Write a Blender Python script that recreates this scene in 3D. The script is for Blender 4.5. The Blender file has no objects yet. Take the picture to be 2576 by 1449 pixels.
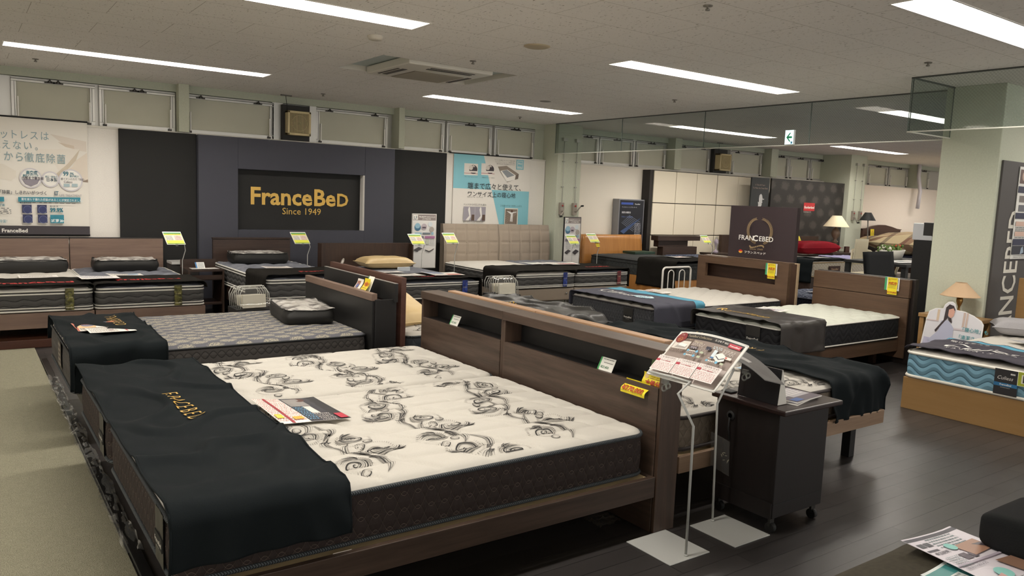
import bpy, bmesh, math, random
from mathutils import Vector, Matrix, noise as mnoise
SC = bpy.context.scene
COL = SC.collection
random.seed(7)
PI = math.pi
# ------------------------------------------------------------------ camera, world, exposure
cam = bpy.data.cameras.new('camera'); camo = bpy.data.objects.new('camera', cam); COL.objects.link(camo)
cam.sensor_width = 36; cam.lens = 1951.09*36/2576; cam.clip_start = .05
Rm = Matrix(((0.8149774, 0.0351309, -0.5784269), (-0.5781451, 0.1173258, -0.8074546), (0.0394978, 0.9924719, 0.1159286)))
camo.matrix_world = Matrix.Translation((0, 0, 1.5)) @ Rm.to_4x4()
SC.camera = camo
W = bpy.data.worlds.new('world'); SC.world = W; W.use_nodes = True
W.node_tree.nodes['Background'].inputs[0].default_value = (1.0, .96, .90, 1)
W.node_tree.nodes['Background'].inputs[1].default_value = 2.0
SC.view_settings.view_transform = 'Standard'; SC.view_settings.look = 'None'
SC.view_settings.gamma = 1; SC.view_settings.use_curve_mapping = False
SC.view_settings.exposure = 0.07
LAMP = 56.0      # emission of the fluorescent tubes
LAMPC = (1.0, .94, .86)

# ------------------------------------------------------------------ helpers: materials
def hexc(h, k=1.0):
    if isinstance(h, str):
        h = h.lstrip('#'); r = [int(h[i:i+2], 16)/255 for i in (0, 2, 4)]
    else: r = [x/255 for x in h]
    return tuple(min(1, k*(x/12.92 if x <= .04045 else ((x+.055)/1.055)**2.4)) for x in r)+(1,)
_M = {}
def mat(c, rough=.6, metal=0, em=0, spec=.5, name=None):
    key = (c, rough, metal, em, spec)
    if key in _M: return _M[key]
    m = bpy.data.materials.new(name or 'plain'); m.use_nodes = True
    b = m.node_tree.nodes['Principled BSDF']
    b.inputs['Base Color'].default_value = hexc(c); b.inputs['Roughness'].default_value = rough
    b.inputs['Metallic'].default_value = metal; b.inputs['Specular IOR Level'].default_value = spec
    if em:
        b.inputs['Emission Color'].default_value = hexc(c); b.inputs['Emission Strength'].default_value = em
    _M[key] = m
    return m
class X:      # tiny expression builder over Math nodes
    nt = None
    def __init__(s, v): s.v = v
    @staticmethod
    def m(op, *a):
        n = X.nt.nodes.new('ShaderNodeMath'); n.operation = op
        for i, q in enumerate(a):
            q = q.v if isinstance(q, X) else q
            if isinstance(q, (int, float)): n.inputs[i].default_value = q
            else: X.nt.links.new(q, n.inputs[i])
        return X(n.outputs[0])
    def __add__(s, o): return X.m('ADD', s, o)
    def __sub__(s, o): return X.m('SUBTRACT', s, o)
    def __mul__(s, o): return X.m('MULTIPLY', s, o)
    def __truediv__(s, o): return X.m('DIVIDE', s, o)
    def __lt__(s, o): return X.m('LESS_THAN', s, o)
    def __gt__(s, o): return X.m('GREATER_THAN', s, o)
    __radd__ = __add__; __rmul__ = __mul__
def sn(a): return X.m('SINE', a)
def ab(a): return X.m('ABSOLUTE', a)
def pp(a): return X.m('PINGPONG', a, .5)
def mx(a, b): return X.m('MAXIMUM', a, b)
def mn(a, b): return X.m('MINIMUM', a, b)
def pw(a, b): return X.m('POWER', a, b)
def clampx(a): return X.m('MINIMUM', X.m('MAXIMUM', a, 0.0), 1.0)
def newmat(name, rough=.7, spec=.4):
    m = bpy.data.materials.new(name); m.use_nodes = True; X.nt = m.node_tree
    b = m.node_tree.nodes['Principled BSDF']; b.inputs['Roughness'].default_value = rough
    b.inputs['Specular IOR Level'].default_value = spec
    return m, m.node_tree, b
def uvw(nt, kind='UV'):
    t = nt.nodes.new('ShaderNodeTexCoord'); s = nt.nodes.new('ShaderNodeSeparateXYZ')
    nt.links.new(t.outputs[kind], s.inputs[0]); return t.outputs[kind], X(s.outputs[0]), X(s.outputs[1]), X(s.outputs[2])
def nz(nt, vec, scale, detail=2, sc=None, rough=.5):
    n = nt.nodes.new('ShaderNodeTexNoise'); n.inputs['Scale'].default_value = scale; n.inputs['Detail'].default_value = detail
    n.inputs['Roughness'].default_value = rough
    if sc:
        mp = nt.nodes.new('ShaderNodeMapping'); mp.inputs['Scale'].default_value = sc; nt.links.new(vec, mp.inputs[0]); vec = mp.outputs[0]
    nt.links.new(vec, n.inputs['Vector']); return X(n.outputs['Fac'])
def mixc(nt, f, a, b):
    n = nt.nodes.new('ShaderNodeMix'); n.data_type = 'RGBA'
    if isinstance(f, X): nt.links.new(f.v, n.inputs[0])
    else: n.inputs[0].default_value = f
    for i, q in ((6, a), (7, b)):
        if isinstance(q, (tuple, str)): n.inputs[i].default_value = hexc(q) if isinstance(q, str) or len(q) == 3 else q
        else: nt.links.new(q, n.inputs[i])
    return n.outputs[2]
def bump(nt, b, h, dist=.002, st=1.0):
    n = nt.nodes.new('ShaderNodeBump'); n.inputs['Distance'].default_value = dist; n.inputs['Strength'].default_value = st
    nt.links.new(h.v, n.inputs['Height']); nt.links.new(n.outputs[0], b.inputs['Normal'])
def wood(name, c1, c2, axis='X', rough=.45, sc=14):
    m, nt, b = newmat(name, rough)
    v, x, y, z = uvw(nt, 'Object')
    s = {'X': (.07, 1, 1), 'Y': (1, .07, 1), 'Z': (1, 1, .07)}[axis]
    n = nz(nt, v, sc*1.6, 5, s, .65); n2 = nz(nt, v, sc*9, 2, s)
    f = clampx((n-.32)*2.2*.75+n2*.3-.06)
    nt.links.new(mixc(nt, f, c1, c2), b.inputs['Base Color'])
    bump(nt, b, n2, .0006, .5)
    return m
def side_mat(name, base, line, kind='ogee', lam=.11, p=.07, A=.04, w=.0015, base2=None, rough=.8, puff=.006, spec=.3):
    m, nt, b = newmat(name, rough, spec)
    v, x, y, z = uvw(nt)
    s = sn(x*(2*PI/lam))*A
    d = pp((y-s)/p)
    if kind == 'ogee': d = mn(d, pp((y+s)/p))
    if kind == 'wavey': d = mn(d, pp((y-s-sn(x*(2*PI/(lam*.5)))*A*.3)/p))
    line_f = clampx(X.m('SUBTRACT', 1.0, d*(p/w)))
    nn = nz(nt, v, 350, 2)
    col = mixc(nt, nn, base, base2 or base)
    nt.links.new(mixc(nt, line_f, col, line), b.inputs['Base Color'])
    bump(nt, b, pw(clampx(d*2.0), .45)+nn*.04, puff, 1.0)
    return m
def fabric(name, c, c2=None, rough=.9, sc=400, st=.4, spec=.2, sheen=0):
    m, nt, b = newmat(name, rough, spec)
    v, x, y, z = uvw(nt, 'Object')
    n = nz(nt, v, sc, 2)
    nt.links.new(mixc(nt, n, c, c2 or c), b.inputs['Base Color'])
    if sheen: b.inputs['Sheen Weight'].default_value = sheen*.4
    bump(nt, b, n, .0012, st)
    return m

# ------------------------------------------------------------------ helpers: geometry
_txt = {}
def text_geo(s, bold=0.0, fine=False):
    k = (s, bold, fine)
    if k in _txt: return _txt[k]
    c = bpy.data.curves.new('lettering', 'FONT'); c.body = s; c.size = 1; c.resolution_u = 2; c.offset = bold
    o = bpy.data.objects.new('lettering', c); COL.objects.link(o)
    dg = bpy.context.evaluated_depsgraph_get(); me = bpy.data.meshes.new_from_object(o.evaluated_get(dg))
    if fine:      # finer faces, so that lettering can follow a creased cloth
        b = bmesh.new(); b.from_mesh(me); bmesh.ops.triangulate(b, faces=b.faces[:])
        for _ in range(4):
            es = [e for e in b.edges if e.calc_length() > .11]
            if es: bmesh.ops.subdivide_edges(b, edges=es, cuts=1); bmesh.ops.triangulate(b, faces=[f for f in b.faces if len(f.verts) > 3])
        b.to_mesh(me); b.free()
    vs = [(v.co.x, v.co.y) for v in me.vertices]; fs = [tuple(f.vertices) for f in me.polygons]
    bpy.data.objects.remove(o); bpy.data.curves.remove(c); bpy.data.meshes.remove(me)
    w = max([v[0] for v in vs], default=0)
    _txt[k] = (vs, fs, w); return _txt[k]
class G:
    def __init__(s): s.v = []; s.f = []; s.mi = []; s.uv = []; s.mats = []; s.sm = []
    def mid(s, m):
        if m not in s.mats: s.mats.append(m)
        return s.mats.index(m)
    def face(s, pts, m, uv=None, smooth=False):
        i = len(s.v); s.v += [tuple(p) for p in pts]; s.f.append(tuple(range(i, i+len(pts)))); s.mi.append(s.mid(m)); s.uv.append(uv); s.sm.append(smooth)
    def box(s, x0, x1, y0, y1, z0, z1, m, ms=None):
        P = [(x0, y0, z0), (x1, y0, z0), (x1, y1, z0), (x0, y1, z0), (x0, y0, z1), (x1, y0, z1), (x1, y1, z1), (x0, y1, z1)]
        i = len(s.v); s.v += P
        for k, q in enumerate(((3, 2, 1, 0), (4, 5, 6, 7), (0, 1, 5, 4), (1, 2, 6, 5), (2, 3, 7, 6), (3, 0, 4, 7))):
            s.f.append(tuple(i+j for j in q)); s.mi.append(s.mid(ms[k] if ms else m)); s.uv.append(None); s.sm.append(False)
        return s
    def obox(s, c, r, u, n, hw, hh, hd, m):   # oriented box: centre, three axes, half sizes
        c, r, u, n = Vector(c), Vector(r).normalized(), Vector(u).normalized(), Vector(n).normalized()
        P = [c+r*a*hw+u*b*hh+n*d*hd for d in (-1, 1) for a, b in ((-1, -1), (1, -1), (1, 1), (-1, 1))]
        i = len(s.v); s.v += [tuple(p) for p in P]
        for q in ((3, 2, 1, 0), (4, 5, 6, 7), (0, 1, 5, 4), (1, 2, 6, 5), (2, 3, 7, 6), (3, 0, 4, 7)):
            s.f.append(tuple(i+j for j in q)); s.mi.append(s.mid(m)); s.uv.append(None); s.sm.append(False)
        return s
    def grid(s, fn, nu, nv, m, smooth=True, uvf=None, flip=False, closeu=False):
        i = len(s.v)
        for a in range(nu+1):
            for b in range(nv+1): s.v.append(tuple(fn(a/nu, b/nv)))
        for a in range(nu):
            for b in range(nv):
                q = [i+a*(nv+1)+b, i+(a+1)*(nv+1)+b, i+(a+1)*(nv+1)+b+1, i+a*(nv+1)+b+1]
                st = [(a/nu, b/nv), ((a+1)/nu, b/nv), ((a+1)/nu, (b+1)/nv), (a/nu, (b+1)/nv)]
                if flip: q.reverse(); st.reverse()
                s.f.append(tuple(q)); s.mi.append(s.mid(m)); s.sm.append(smooth)
                s.uv.append([uvf(*t) for t in st] if uvf else None)
        return s
    def tube(s, path, r, m, n=8, closed=False, cap=True):
        path = [Vector(p) for p in path]; L = len(path); i = len(s.v); up = Vector((0, 0, 1)); pr = None
        for k, p in enumerate(path):
            a = path[(k-1) % L] if (closed or k > 0) else p; b = path[(k+1) % L] if (closed or k < L-1) else p
            d = (b-a).normalized()
            if pr is None:
                pr = d.cross(up)
                if pr.length < .1: pr = d.cross(Vector((1, 0, 0)))
            pr = (pr-d*pr.dot(d)).normalized(); q = d.cross(pr)
            rr = r[k] if isinstance(r, (list, tuple)) else r
            for j in range(n): s.v.append(tuple(p+(pr*math.cos(2*PI*j/n)+q*math.sin(2*PI*j/n))*rr))
        for k in range(L if closed else L-1):
            for j in range(n):
                a = i+k*n; b = i+((k+1) % L)*n
                s.f.append((a+j, a+(j+1) % n, b+(j+1) % n, b+j)); s.mi.append(s.mid(m)); s.uv.append(None); s.sm.append(True)
        if cap and not closed:
            for a, rev in ((i, True), (i+(L-1)*n, False)):
                q = [a+j for j in range(n)]; s.f.append(tuple(q[::-1] if rev else q)); s.mi.append(s.mid(m)); s.uv.append(None); s.sm.append(False)
        return s
    def lathe(s, prof, c, m, n=24, smooth=True):
        i = len(s.v)
        for r, z in prof:
            for j in range(n): s.v.append((c[0]+r*math.cos(2*PI*j/n), c[1]+r*math.sin(2*PI*j/n), c[2]+z))
        for k in range(len(prof)-1):
            for j in range(n):
                s.f.append((i+k*n+j, i+k*n+(j+1) % n, i+(k+1)*n+(j+1) % n, i+(k+1)*n+j)); s.mi.append(s.mid(m)); s.uv.append(None); s.sm.append(smooth)
        return s
    def prism(s, poly, fn, d0, d1, m):   # poly 2D, fn(x,y,d)->3D
        n = len(poly); i = len(s.v)
        for d in (d0, d1):
            for x, y in poly: s.v.append(tuple(fn(x, y, d)))
        s.f.append(tuple(i+j for j in reversed(range(n)))); s.f.append(tuple(i+n+j for j in range(n)))
        for j in range(n): s.f.append((i+j, i+(j+1) % n, i+n+(j+1) % n, i+n+j))
        for _ in range(n+2): s.mi.append(s.mid(m)); s.uv.append(None); s.sm.append(False)
        return s
    def build(s, name, parent=None, bevel=0, solid=0, subsurf=0):
        me = bpy.data.meshes.new(name); off = Vector(ORG.get(parent.name, (0, 0, 0))) if parent else Vector((0, 0, 0))
        me.from_pydata([tuple(Vector(v)-off) for v in s.v], [], s.f)
        for m in s.mats: me.materials.append(m)
        me.polygons.foreach_set('material_index', s.mi); me.polygons.foreach_set('use_smooth', s.sm)
        if any(u for u in s.uv):
            l = me.uv_layers.new(name='UVMap')
            for p, u in zip(me.polygons, s.uv):
                if u:
                    for li, c in zip(p.loop_indices, u): l.data[li].uv = c
        me.update()
        o = bpy.data.objects.new(name, me); COL.objects.link(o)
        if parent:
            o.parent = parent; ORG[o.name] = ORG.get(parent.name, (0, 0, 0))
        else: ORG[o.name] = (0, 0, 0)
        if bevel:
            b = o.modifiers.new('bevel', 'BEVEL'); b.width = bevel; b.segments = 2; b.limit_method = 'ANGLE'
        if solid:
            b = o.modifiers.new('thickness', 'SOLIDIFY'); b.thickness = solid; b.offset = 1
        if subsurf:
            b = o.modifiers.new('smooth', 'SUBSURF'); b.levels = subsurf; b.render_levels = subsurf
        return o
ORG = {}
def tag(o, label, cat, group=None, kind=None):
    if kind: o['kind'] = kind
    if label: o['label'] = label
    if cat: o['category'] = cat
    if group: o['group'] = group
    return o
def thing(name, label, cat, loc, group=None):
    o = bpy.data.objects.new(name, None); COL.objects.link(o); o.location = loc; o.empty_display_size = .1
    ORG[o.name] = tuple(loc); return tag(o, label, cat, group)
def part(name, parent, g, label=None, **k):
    o = g.build(name, parent, **k)
    if label: o['label'] = label
    return o
def struct(name, g, **k):
    o = g.build(name, **k); o['kind'] = 'structure'; return o

# sheets: printed flat things. P(x,y,d)->3D with x,y in 0..1
def flatP(o, u, v):
    o, u, v = Vector(o), Vector(u), Vector(v); n = u.cross(v).normalized()
    return lambda x, y, d: o+u*x+v*y+n*d
def draw(g, P, Wd, Hd, ops, dz=.0004, seg=1, d0=0):
    d = d0; asp = Wd/Hd
    for op in ops:
        k = op[0]; d += dz
        if k == 'r':
            _, x, y, w, h, c = op; m = c if not isinstance(c, (str, tuple)) else mat(c, .5)
            n = max(1, int(seg*max(w, .01))); n2 = max(1, int(seg*max(h, .01)))
            g.grid(lambda a, b: P(x+w*a, y+h*b, d), n, n2, m, False)
        elif k == 't':
            s, x, y, sz, c = op[1:6]; bold = op[6] if len(op) > 6 else 0; sh = op[7] if len(op) > 7 else 0; sx = op[8] if len(op) > 8 else 1
            vs, fs, w = text_geo(s, bold, getattr(P, 'fine', False)); m = mat(c, .5) if isinstance(c, (str, tuple)) else c; i = len(g.v)
            for a, b in vs: g.v.append(tuple(P(x+(a*sx+b*sh)*sz/asp, y+b*sz, d)))
            for f in fs: g.f.append(tuple(i+q for q in f)); g.mi.append(g.mid(m)); g.uv.append(None); g.sm.append(False)
        elif k == 'c':
            _, x, y, r, c = op[:5]; m = mat(c, .5); sq = op[5] if len(op) > 5 else 1
            g.face([P(x+r*sq*math.cos(t*PI/14)/asp, y+r*math.sin(t*PI/14), d) for t in range(28)], m)
        elif k == 'p':
            g.face([P(a, b, d) for a, b in op[1]], mat(op[2], .5))
        elif k == 'b':      # rows of unreadably small print
            _, x, y, w, n, pitch, c = op[:7]; th = op[7] if len(op) > 7 else .45; rr = random.Random(n*7+int(x*100)); m = mat(c, .6)
            for q in range(n):
                a = 0
                while a < w:
                    L = rr.uniform(.03, .09)*max(w, .3); e = min(a+L, w)
                    if e-a > .004: g.face([P(x+a, y-q*pitch, d), P(x+e, y-q*pitch, d), P(x+e, y-q*pitch+pitch*th, d), P(x+a, y-q*pitch+pitch*th, d)], m)
                    a = e+rr.uniform(.006, .02)
    return g
def fit(s, w, asp, bold=0):   # text size (fraction of height) so s spans w (fraction of width)
    return w*asp/max(.01, text_geo(s, bold)[2])
def sheet(name, label, cat, P, Wd, Hd, ops, back='f2efe8', seg=1, dz=.0004, thick=.001, parent=None, group=None, border=None):
    g = G(); m = mat(back, .45) if isinstance(back, str) else back
    n = max(1, int(seg))
    g.grid(lambda a, b: P(a, b, 0), n, n, m, False); g.grid(lambda a, b: P(a, b, -thick), n, n, m, False, flip=True)
    for a0, b0, a1, b1 in ((0, 0, 1, 0), (1, 0, 1, 1), (1, 1, 0, 1), (0, 1, 0, 0)):
        g.grid(lambda t, s: P(a0+(a1-a0)*t, b0+(b1-b0)*t, -thick*(1-s)), n, 1, m, False)
    draw(g, P, Wd, Hd, ops, dz, seg)
    o = g.build(name, parent)
    if not parent: tag(o, label, cat, group)
    elif label: o['label'] = label
    return o

# ------------------------------------------------------------------ materials
WALNUT = ('4a3a33', '66524a'); DARK = ('33261f', '4d3a30'); PALE = ('a98a6b', 'c0a284')
w_b1x = wood('dark_walnut', '33271f', '5d4c41', 'Y'); w_b1v = wood('dark_walnut_upright', '33271f', '584539', 'Z')
w_b1r = wood('dark_walnut_rail', '33271f', '57463b', 'X')
w_brn = wood('brown_oak', '4b3729', '66503e', 'Y'); w_brnX = wood('brown_oak_long', '4b3729', '66503e', 'X')
w_brnS = wood('brown_oak_upright', '46332a', '5b4336', 'Z')
w_dk = wood('wenge', '2f231e', '46352c', 'X', sc=20); w_dkZ = wood('wenge_upright', '33261f', '493529', 'Z', sc=20)
w_dkY = wood('wenge_deep', '3a2a22', '513a2e', 'Y', sc=20)
w_greige = wood('greige_oak', '6a564b', '8a7466', 'X', sc=10)
w_pale = wood('pale_cherry', 'a07e62', 'bf9c7c', 'Y', .4); w_paleX = wood('pale_oak_rail', '7c6450', 'a08770', 'X')
w_honey = wood('honey_teak', 'a06a35', 'c18a4c', 'Z', .35, 8); w_maple = wood('maple_board', '8e6d42', 'a17f53', 'Y', .4, 6)
w_slat = mat('d6bf94', .6, name='plywood'); w_car = wood('carved_brown', '3c2820', '553a2e', 'X')
black = mat('141414', .7, name='black'); blackm = mat('1c1b1b', .5, name='black_board'); chrome = mat('b8b8b4', .25, .9, name='chrome')
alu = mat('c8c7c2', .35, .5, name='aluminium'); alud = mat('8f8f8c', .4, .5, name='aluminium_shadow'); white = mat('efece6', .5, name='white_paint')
greyp = mat('8d8882', .5, name='grey_plastic'); steel = mat('b9bab6', .4, .0, name='painted_steel'); navyc = mat('3f4049', .8, name='navy_board')

def wall_m(name, c, c2, sc, st, dist=.002):
    m, nt, b = newmat(name, .85, .2); v, x, y, z = uvw(nt, 'Object'); n = nz(nt, v, sc, 3)
    nt.links.new(mixc(nt, clampx((n-.35)*2.5), c, c2), b.inputs['Base Color']); bump(nt, b, n, dist, st); return m
paper = wall_m('textured_wallpaper', 'e9e4dc', 'f4f0e8', 120, .6); green = wall_m('pale_green_paint', 'bcbfad', 'c3c6b4', 60, .15)
greend = wall_m('grey_green_paint', 'b3b8a8', 'b9bdab', 60, .15)
pinkw = wall_m('warm_wallpaper', 'efe2d4', 'f5ebde', 120, .4)

# floor planks
m_floor, nt, b = newmat('dark_floor_planks', .3, .5)
v, x, y, z = uvw(nt, 'Object')
br = nt.nodes.new('ShaderNodeTexBrick'); nt.links.new(v, br.inputs['Vector'])
br.inputs['Scale'].default_value = 1; br.inputs['Brick Width'].default_value = .9; br.inputs['Row Height'].default_value = .101
br.inputs['Mortar Size'].default_value = .0022; br.inputs['Mortar Smooth'].default_value = .2; br.offset = .37
br.inputs['Color1'].default_value = hexc('2e2b2a'); br.inputs['Color2'].default_value = hexc('373433'); br.inputs['Mortar'].default_value = hexc('171514')
n = nz(nt, v, 30, 4, (.12, 1, 1)); nt.links.new(mixc(nt, n*.35, br.outputs['Color'], '3f3c3b'), b.inputs['Base Color'])
nt.links.new((nz(nt, v, 3, 3)*.12+.26+n*.06).v, b.inputs['Roughness'])
bump(nt, b, X.m('SUBTRACT', n*.15, X(br.outputs['Fac'])), .0015, .7)
# carpet
m_carpet, nt, b = newmat('grey_green_carpet', .95, .1); v, x, y, z = uvw(nt, 'Object')
n = nz(nt, v, 260, 3); n2 = nz(nt, v, 4, 2); n3 = nz(nt, v, 60, 2)
nt.links.new(mixc(nt, clampx((n-.35)*2+n3*.3-.1), '6e6b59', 'aaa691'), b.inputs['Base Color'])
seam = pp(y/.5)<.006
bump(nt, b, n-seam*.6, .004, .8)
# ceiling
m_ceil, nt, b = newmat('mineral_fibre_ceiling', .9, .1); v, x, y, z = uvw(nt, 'Object')
br = nt.nodes.new('ShaderNodeTexBrick'); nt.links.new(v, br.inputs['Vector'])
br.inputs['Scale'].default_value = 1; br.inputs['Brick Width'].default_value = .91; br.inputs['Row Height'].default_value = .455
br.inputs['Mortar Size'].default_value = .0018; br.inputs['Mortar Smooth'].default_value = .3
for k_, c_ in (('Color1', 'f0ece6'), ('Color2', 'f0ece6'), ('Mortar', 'a39c90')): br.inputs[k_].default_value = hexc(c_)
n = nz(nt, v, 75, 2, (1, .45, 1)); n2 = nz(nt, v, 210, 1)
nt.links.new(mixc(nt, clampx((n-.63)*9), br.outputs['Color'], 'a8a196'), b.inputs['Base Color'])
bump(nt, b, X.m('SUBTRACT', 1.0, clampx((n-.6)*8)), .002, .6)
# glass with wire mesh
def glass_mat(name, tint, refl, wire=True):
    m = bpy.data.materials.new(name); m.use_nodes = True; nt = m.node_tree; nt.nodes.clear(); X.nt = nt
    out = nt.nodes.new('ShaderNodeOutputMaterial'); tr = nt.nodes.new('ShaderNodeBsdfTransparent'); gl = nt.nodes.new('ShaderNodeBsdfGlossy')
    tr.inputs[0].default_value = hexc(tint); gl.inputs[0].default_value = (1, 1, 1, 1); gl.inputs['Roughness'].default_value = .03
    fr = nt.nodes.new('ShaderNodeFresnel'); fr.inputs[0].default_value = refl
    mixs = nt.nodes.new('ShaderNodeMixShader'); gm_ = nt.nodes.new('ShaderNodeNewGeometry'); nt.links.new((X(fr.outputs[0])*X.m('SUBTRACT', 1.0, X(gm_.outputs['Backfacing']))).v, mixs.inputs[0]); nt.links.new(tr.outputs[0], mixs.inputs[1]); nt.links.new(gl.outputs[0], mixs.inputs[2])
    last = mixs.outputs[0]
    if not wire:
        df = nt.nodes.new('ShaderNodeBsdfDiffuse'); df.inputs[0].default_value = hexc('d8d8d4'); m2 = nt.nodes.new('ShaderNodeMixShader'); m2.inputs[0].default_value = .08
        nt.links.new(last, m2.inputs[1]); nt.links.new(df.outputs[0], m2.inputs[2]); last = m2.outputs[0]
    if wire:
        v, x, y, z = uvw(nt, 'Object'); h = x+y
        d = mn(pp((h+z)/.028), pp((h-z)/.028))*.028
        df = nt.nodes.new('ShaderNodeBsdfDiffuse'); df.inputs[0].default_value = hexc('5a625e')
        m2 = nt.nodes.new('ShaderNodeMixShader'); nt.links.new(((d<.0007)*.55+.05).v, m2.inputs[0]); nt.links.new(last, m2.inputs[1]); nt.links.new(df.outputs[0], m2.inputs[2]); last = m2.outputs[0]
    nt.links.new(last, out.inputs[0]); return m
wired = glass_mat('wired_glass', 'f2f6f5', 1.5); film = glass_mat('clear_film', 'f2f2f0', 1.6, False)
acry = glass_mat('clear_acrylic', 'e6eae6', 1.5, False)
m_frost, nt, b = newmat('frosted_pane', .5, .3); v, x, y, z = uvw(nt, 'Object')
nt.links.new(mixc(nt, nz(nt, v, 2.2, 3), 'bcbbaa', 'c6c5b4'), b.inputs['Base Color'])

# mattress fabrics
sd_b1 = side_mat('brown_ogee_border', '2a2220', '8c7c70', 'ogee', .112, .060, .0375, .0011, '332926')
sd_A = side_mat('grey_honeycomb_border', '54504e', '2c2a2a', 'ogee', .1, .085, .022, .003, '45423f', puff=.008)
sd_lt = side_mat('charcoal_wave_border', '3d3d3e', '252526', 'wavey', .15, .055, .008, .0028, '5a5855', puff=.008)
sd_dk = side_mat('dark_grey_border', '2e3030', '1d1e1f', 'ogee', .16, .1, .05, .002, '3a3c3c')
sd_C = side_mat('grey_scale_border', '3b3c3f', '5f6064', 'ogee', .075, .06, .028, .0011, '48494c')
sd_D = side_mat('black_wave_border', '17171a', '2b2b30', 'wave', .16, .06, .03, .0016, '1d1d20')
sd_G = side_mat('blue_wave_border', '6b95aa', '45697d', 'wave', .19, .058, .026, .0035, '7aa3b6', puff=.012, rough=.7)
sd_E = side_mat('taupe_ogee_border', '6a6054', '9b9080', 'ogee', .12, .075, .036, .001, '75695c')
sd_F = side_mat('slate_border', '3c4146', '4c5258', 'ogee', .16, .09, .05, .0015, '454a50')
sd_S = side_mat('cream_scroll_border', 'b5ad9d', '6e675a', 'wavey', .09, .06, .025, .0025, 'cac2b2')
sd_nav = side_mat('navy_border', '1f2432', '3f465a', 'ogee', .08, .05, .02, .0015, '2a3044')
tp_white = fabric('white_knit', 'beb9b0', 'c9c5bc', .85, 300, .3); tp_white2 = fabric('ivory_knit', 'c6c8bc', 'd0d2c5', .85, 300, .3)
tp_dk = fabric('dark_quilt', '37393a', '444646')
def top_mat(name, base, spot, kind):
    m, nt, b = newmat(name, .85, .25); v, x, y, z = uvw(nt, 'UV')
    n = nz(nt, v, 130, 3, None, .7)
    if kind == 'medallion':
        p = .175; a = (x/p)+(y/(p*.62)); c = (x/p)-(y/(p*.62))
        fa = X.m('FRACT', a)-.5; fc = X.m('FRACT', c)-.5
        ux = (fa+fc)*p*.5; uy = (fa-fc)*p*.62*.5
        e = pw((ux*ux)/(.056**2)+(uy*uy)/(.030**2), .5)
        msk = clampx((X.m('SUBTRACT', .95, e)+(n-.5)*1.5)*7)*clampx((n-.46)*9+.35)
    elif kind == 'squiggle':
        d = pp((y+sn(x*(2*PI/.05))*.004)/.018)
        n2 = nz(nt, v, 7, 2, (1, 1, 1)); msk = (d<.16)*(X.m('SINE', x*(2*PI/.012))>0)*clampx((n2-.5)*14)
    else:
        msk = clampx((nz(nt, v, 22, 5, (1, 1.6, 1), .7)-.5)*10)
    nt.links.new(mixc(nt, msk, mixc(nt, n, base, base), spot), b.inputs['Base Color'])
    bump(nt, b, n, .001, .4); return m
tp_A = top_mat('grey_medallion_ticking', '5f5f65', 'a09a88', 'medallion'); tp_lt = top_mat('slate_squiggle_ticking', '6a6c74', 'a5a8aa', 'squiggle')
tp_nav = top_mat('navy_damask_ticking', '2a3146', '7d8494', 'damask')
throw_blk = fabric('black_green_throw', '14181a', '1a1f21', .85, 500, .5, .09, 0); throw_cz = fabric('charcoal_throw', '201e1c', '292724', .95, 500, .5, .03, 0)
satin = fabric('satin_charcoal', '2f2e2c', '353330', .42, 30, .1, .45); satin_br = fabric('satin_brown_black', '2b2725', '322e2b', .45, 30, .1, .45)
gold = mat('c8a045', .4, name='gold_thread'); red = mat('b52a28', .6, name='red_thread'); cream = fabric('cream_satin', 'cdb280', 'd6bd8e', .45, 20, .1, .5)
redv = fabric('red_velvet', '6e0a16', '7c101e', .8, 60, .2, .1); leather = fabric('taupe_leather', '8e8172', '978a7b', .5, 120, .15, .4)
pv = mat('dedbd2', .45, name='white_piping'); ink = mat('2b2928', .8); inkg = mat('8c8780', .8)
def cord_mat(name, a, b_):
    m, nt, b = newmat(name, .7); v, x, y, z = uvw(nt, 'Object'); s = sn((x+y)*(2*PI/.009))
    nt.links.new(mixc(nt, clampx(s*2+.5), a, b_), b.inputs['Base Color']); bump(nt, b, s, .001, .6); return m
cord = cord_mat('ribbed_cord', '16191b', '4a5054')

# ------------------------------------------------------------------ structure
CZ = 2.69; WY = 10.1
LX = [-3.95, .38, 4.70, 9.04, 13.36]; FAR = [(17.69, 20.05, 8.35, 8.61), (13.34, 15.7, 4.94, 5.21), (17.67, 20.03, 4.94, 5.21), (13.1, 15.46, 2.26, 2.53), (17.4, 19.8, 2.26, 2.53)]; lamps = [(x0, x0+2.36, 8.35, 8.61) for x0 in LX]+[(x0-.02, x0+2.36, 4.94, 5.21) for x0 in LX[:4]]
lamps += [(x0, x0+2.36, 2.26, 2.53) for x0 in (-4.2, .1, 4.41, 8.75)]
lamps += FAR
ACB = (3.07, 4.52, 6.36, 7.34)
def holed(x0, x1, y0, y1, z, holes, m, down=True):
    g = G(); xs = sorted({x0, x1}|{h[i] for h in holes for i in (0, 1)}); ys = sorted({y0, y1}|{h[i] for h in holes for i in (2, 3)})
    for a, b_ in zip(xs, xs[1:]):
        for c, d in zip(ys, ys[1:]):
            mxx, my = (a+b_)/2, (c+d)/2
            if any(h[0] < mxx < h[1] and h[2] < my < h[3] for h in holes): continue
            q = [(a, c, z), (a, d, z), (b_, d, z), (b_, c, z)]
            g.face(q if down else q[::-1], m)
    return g
struct('ceiling', holed(-6, 22, -5, WY+.3, CZ, lamps+[ACB], m_ceil))
struct('floor', holed(-6, 22, -5, WY+.3, 0, [], m_floor, False))
g = G(); g.box(-6, .51, -5, 7.95, .0, .008, m_carpet); o = struct('trim_1', g); o['label'] = 'grey green carpet field'
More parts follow.
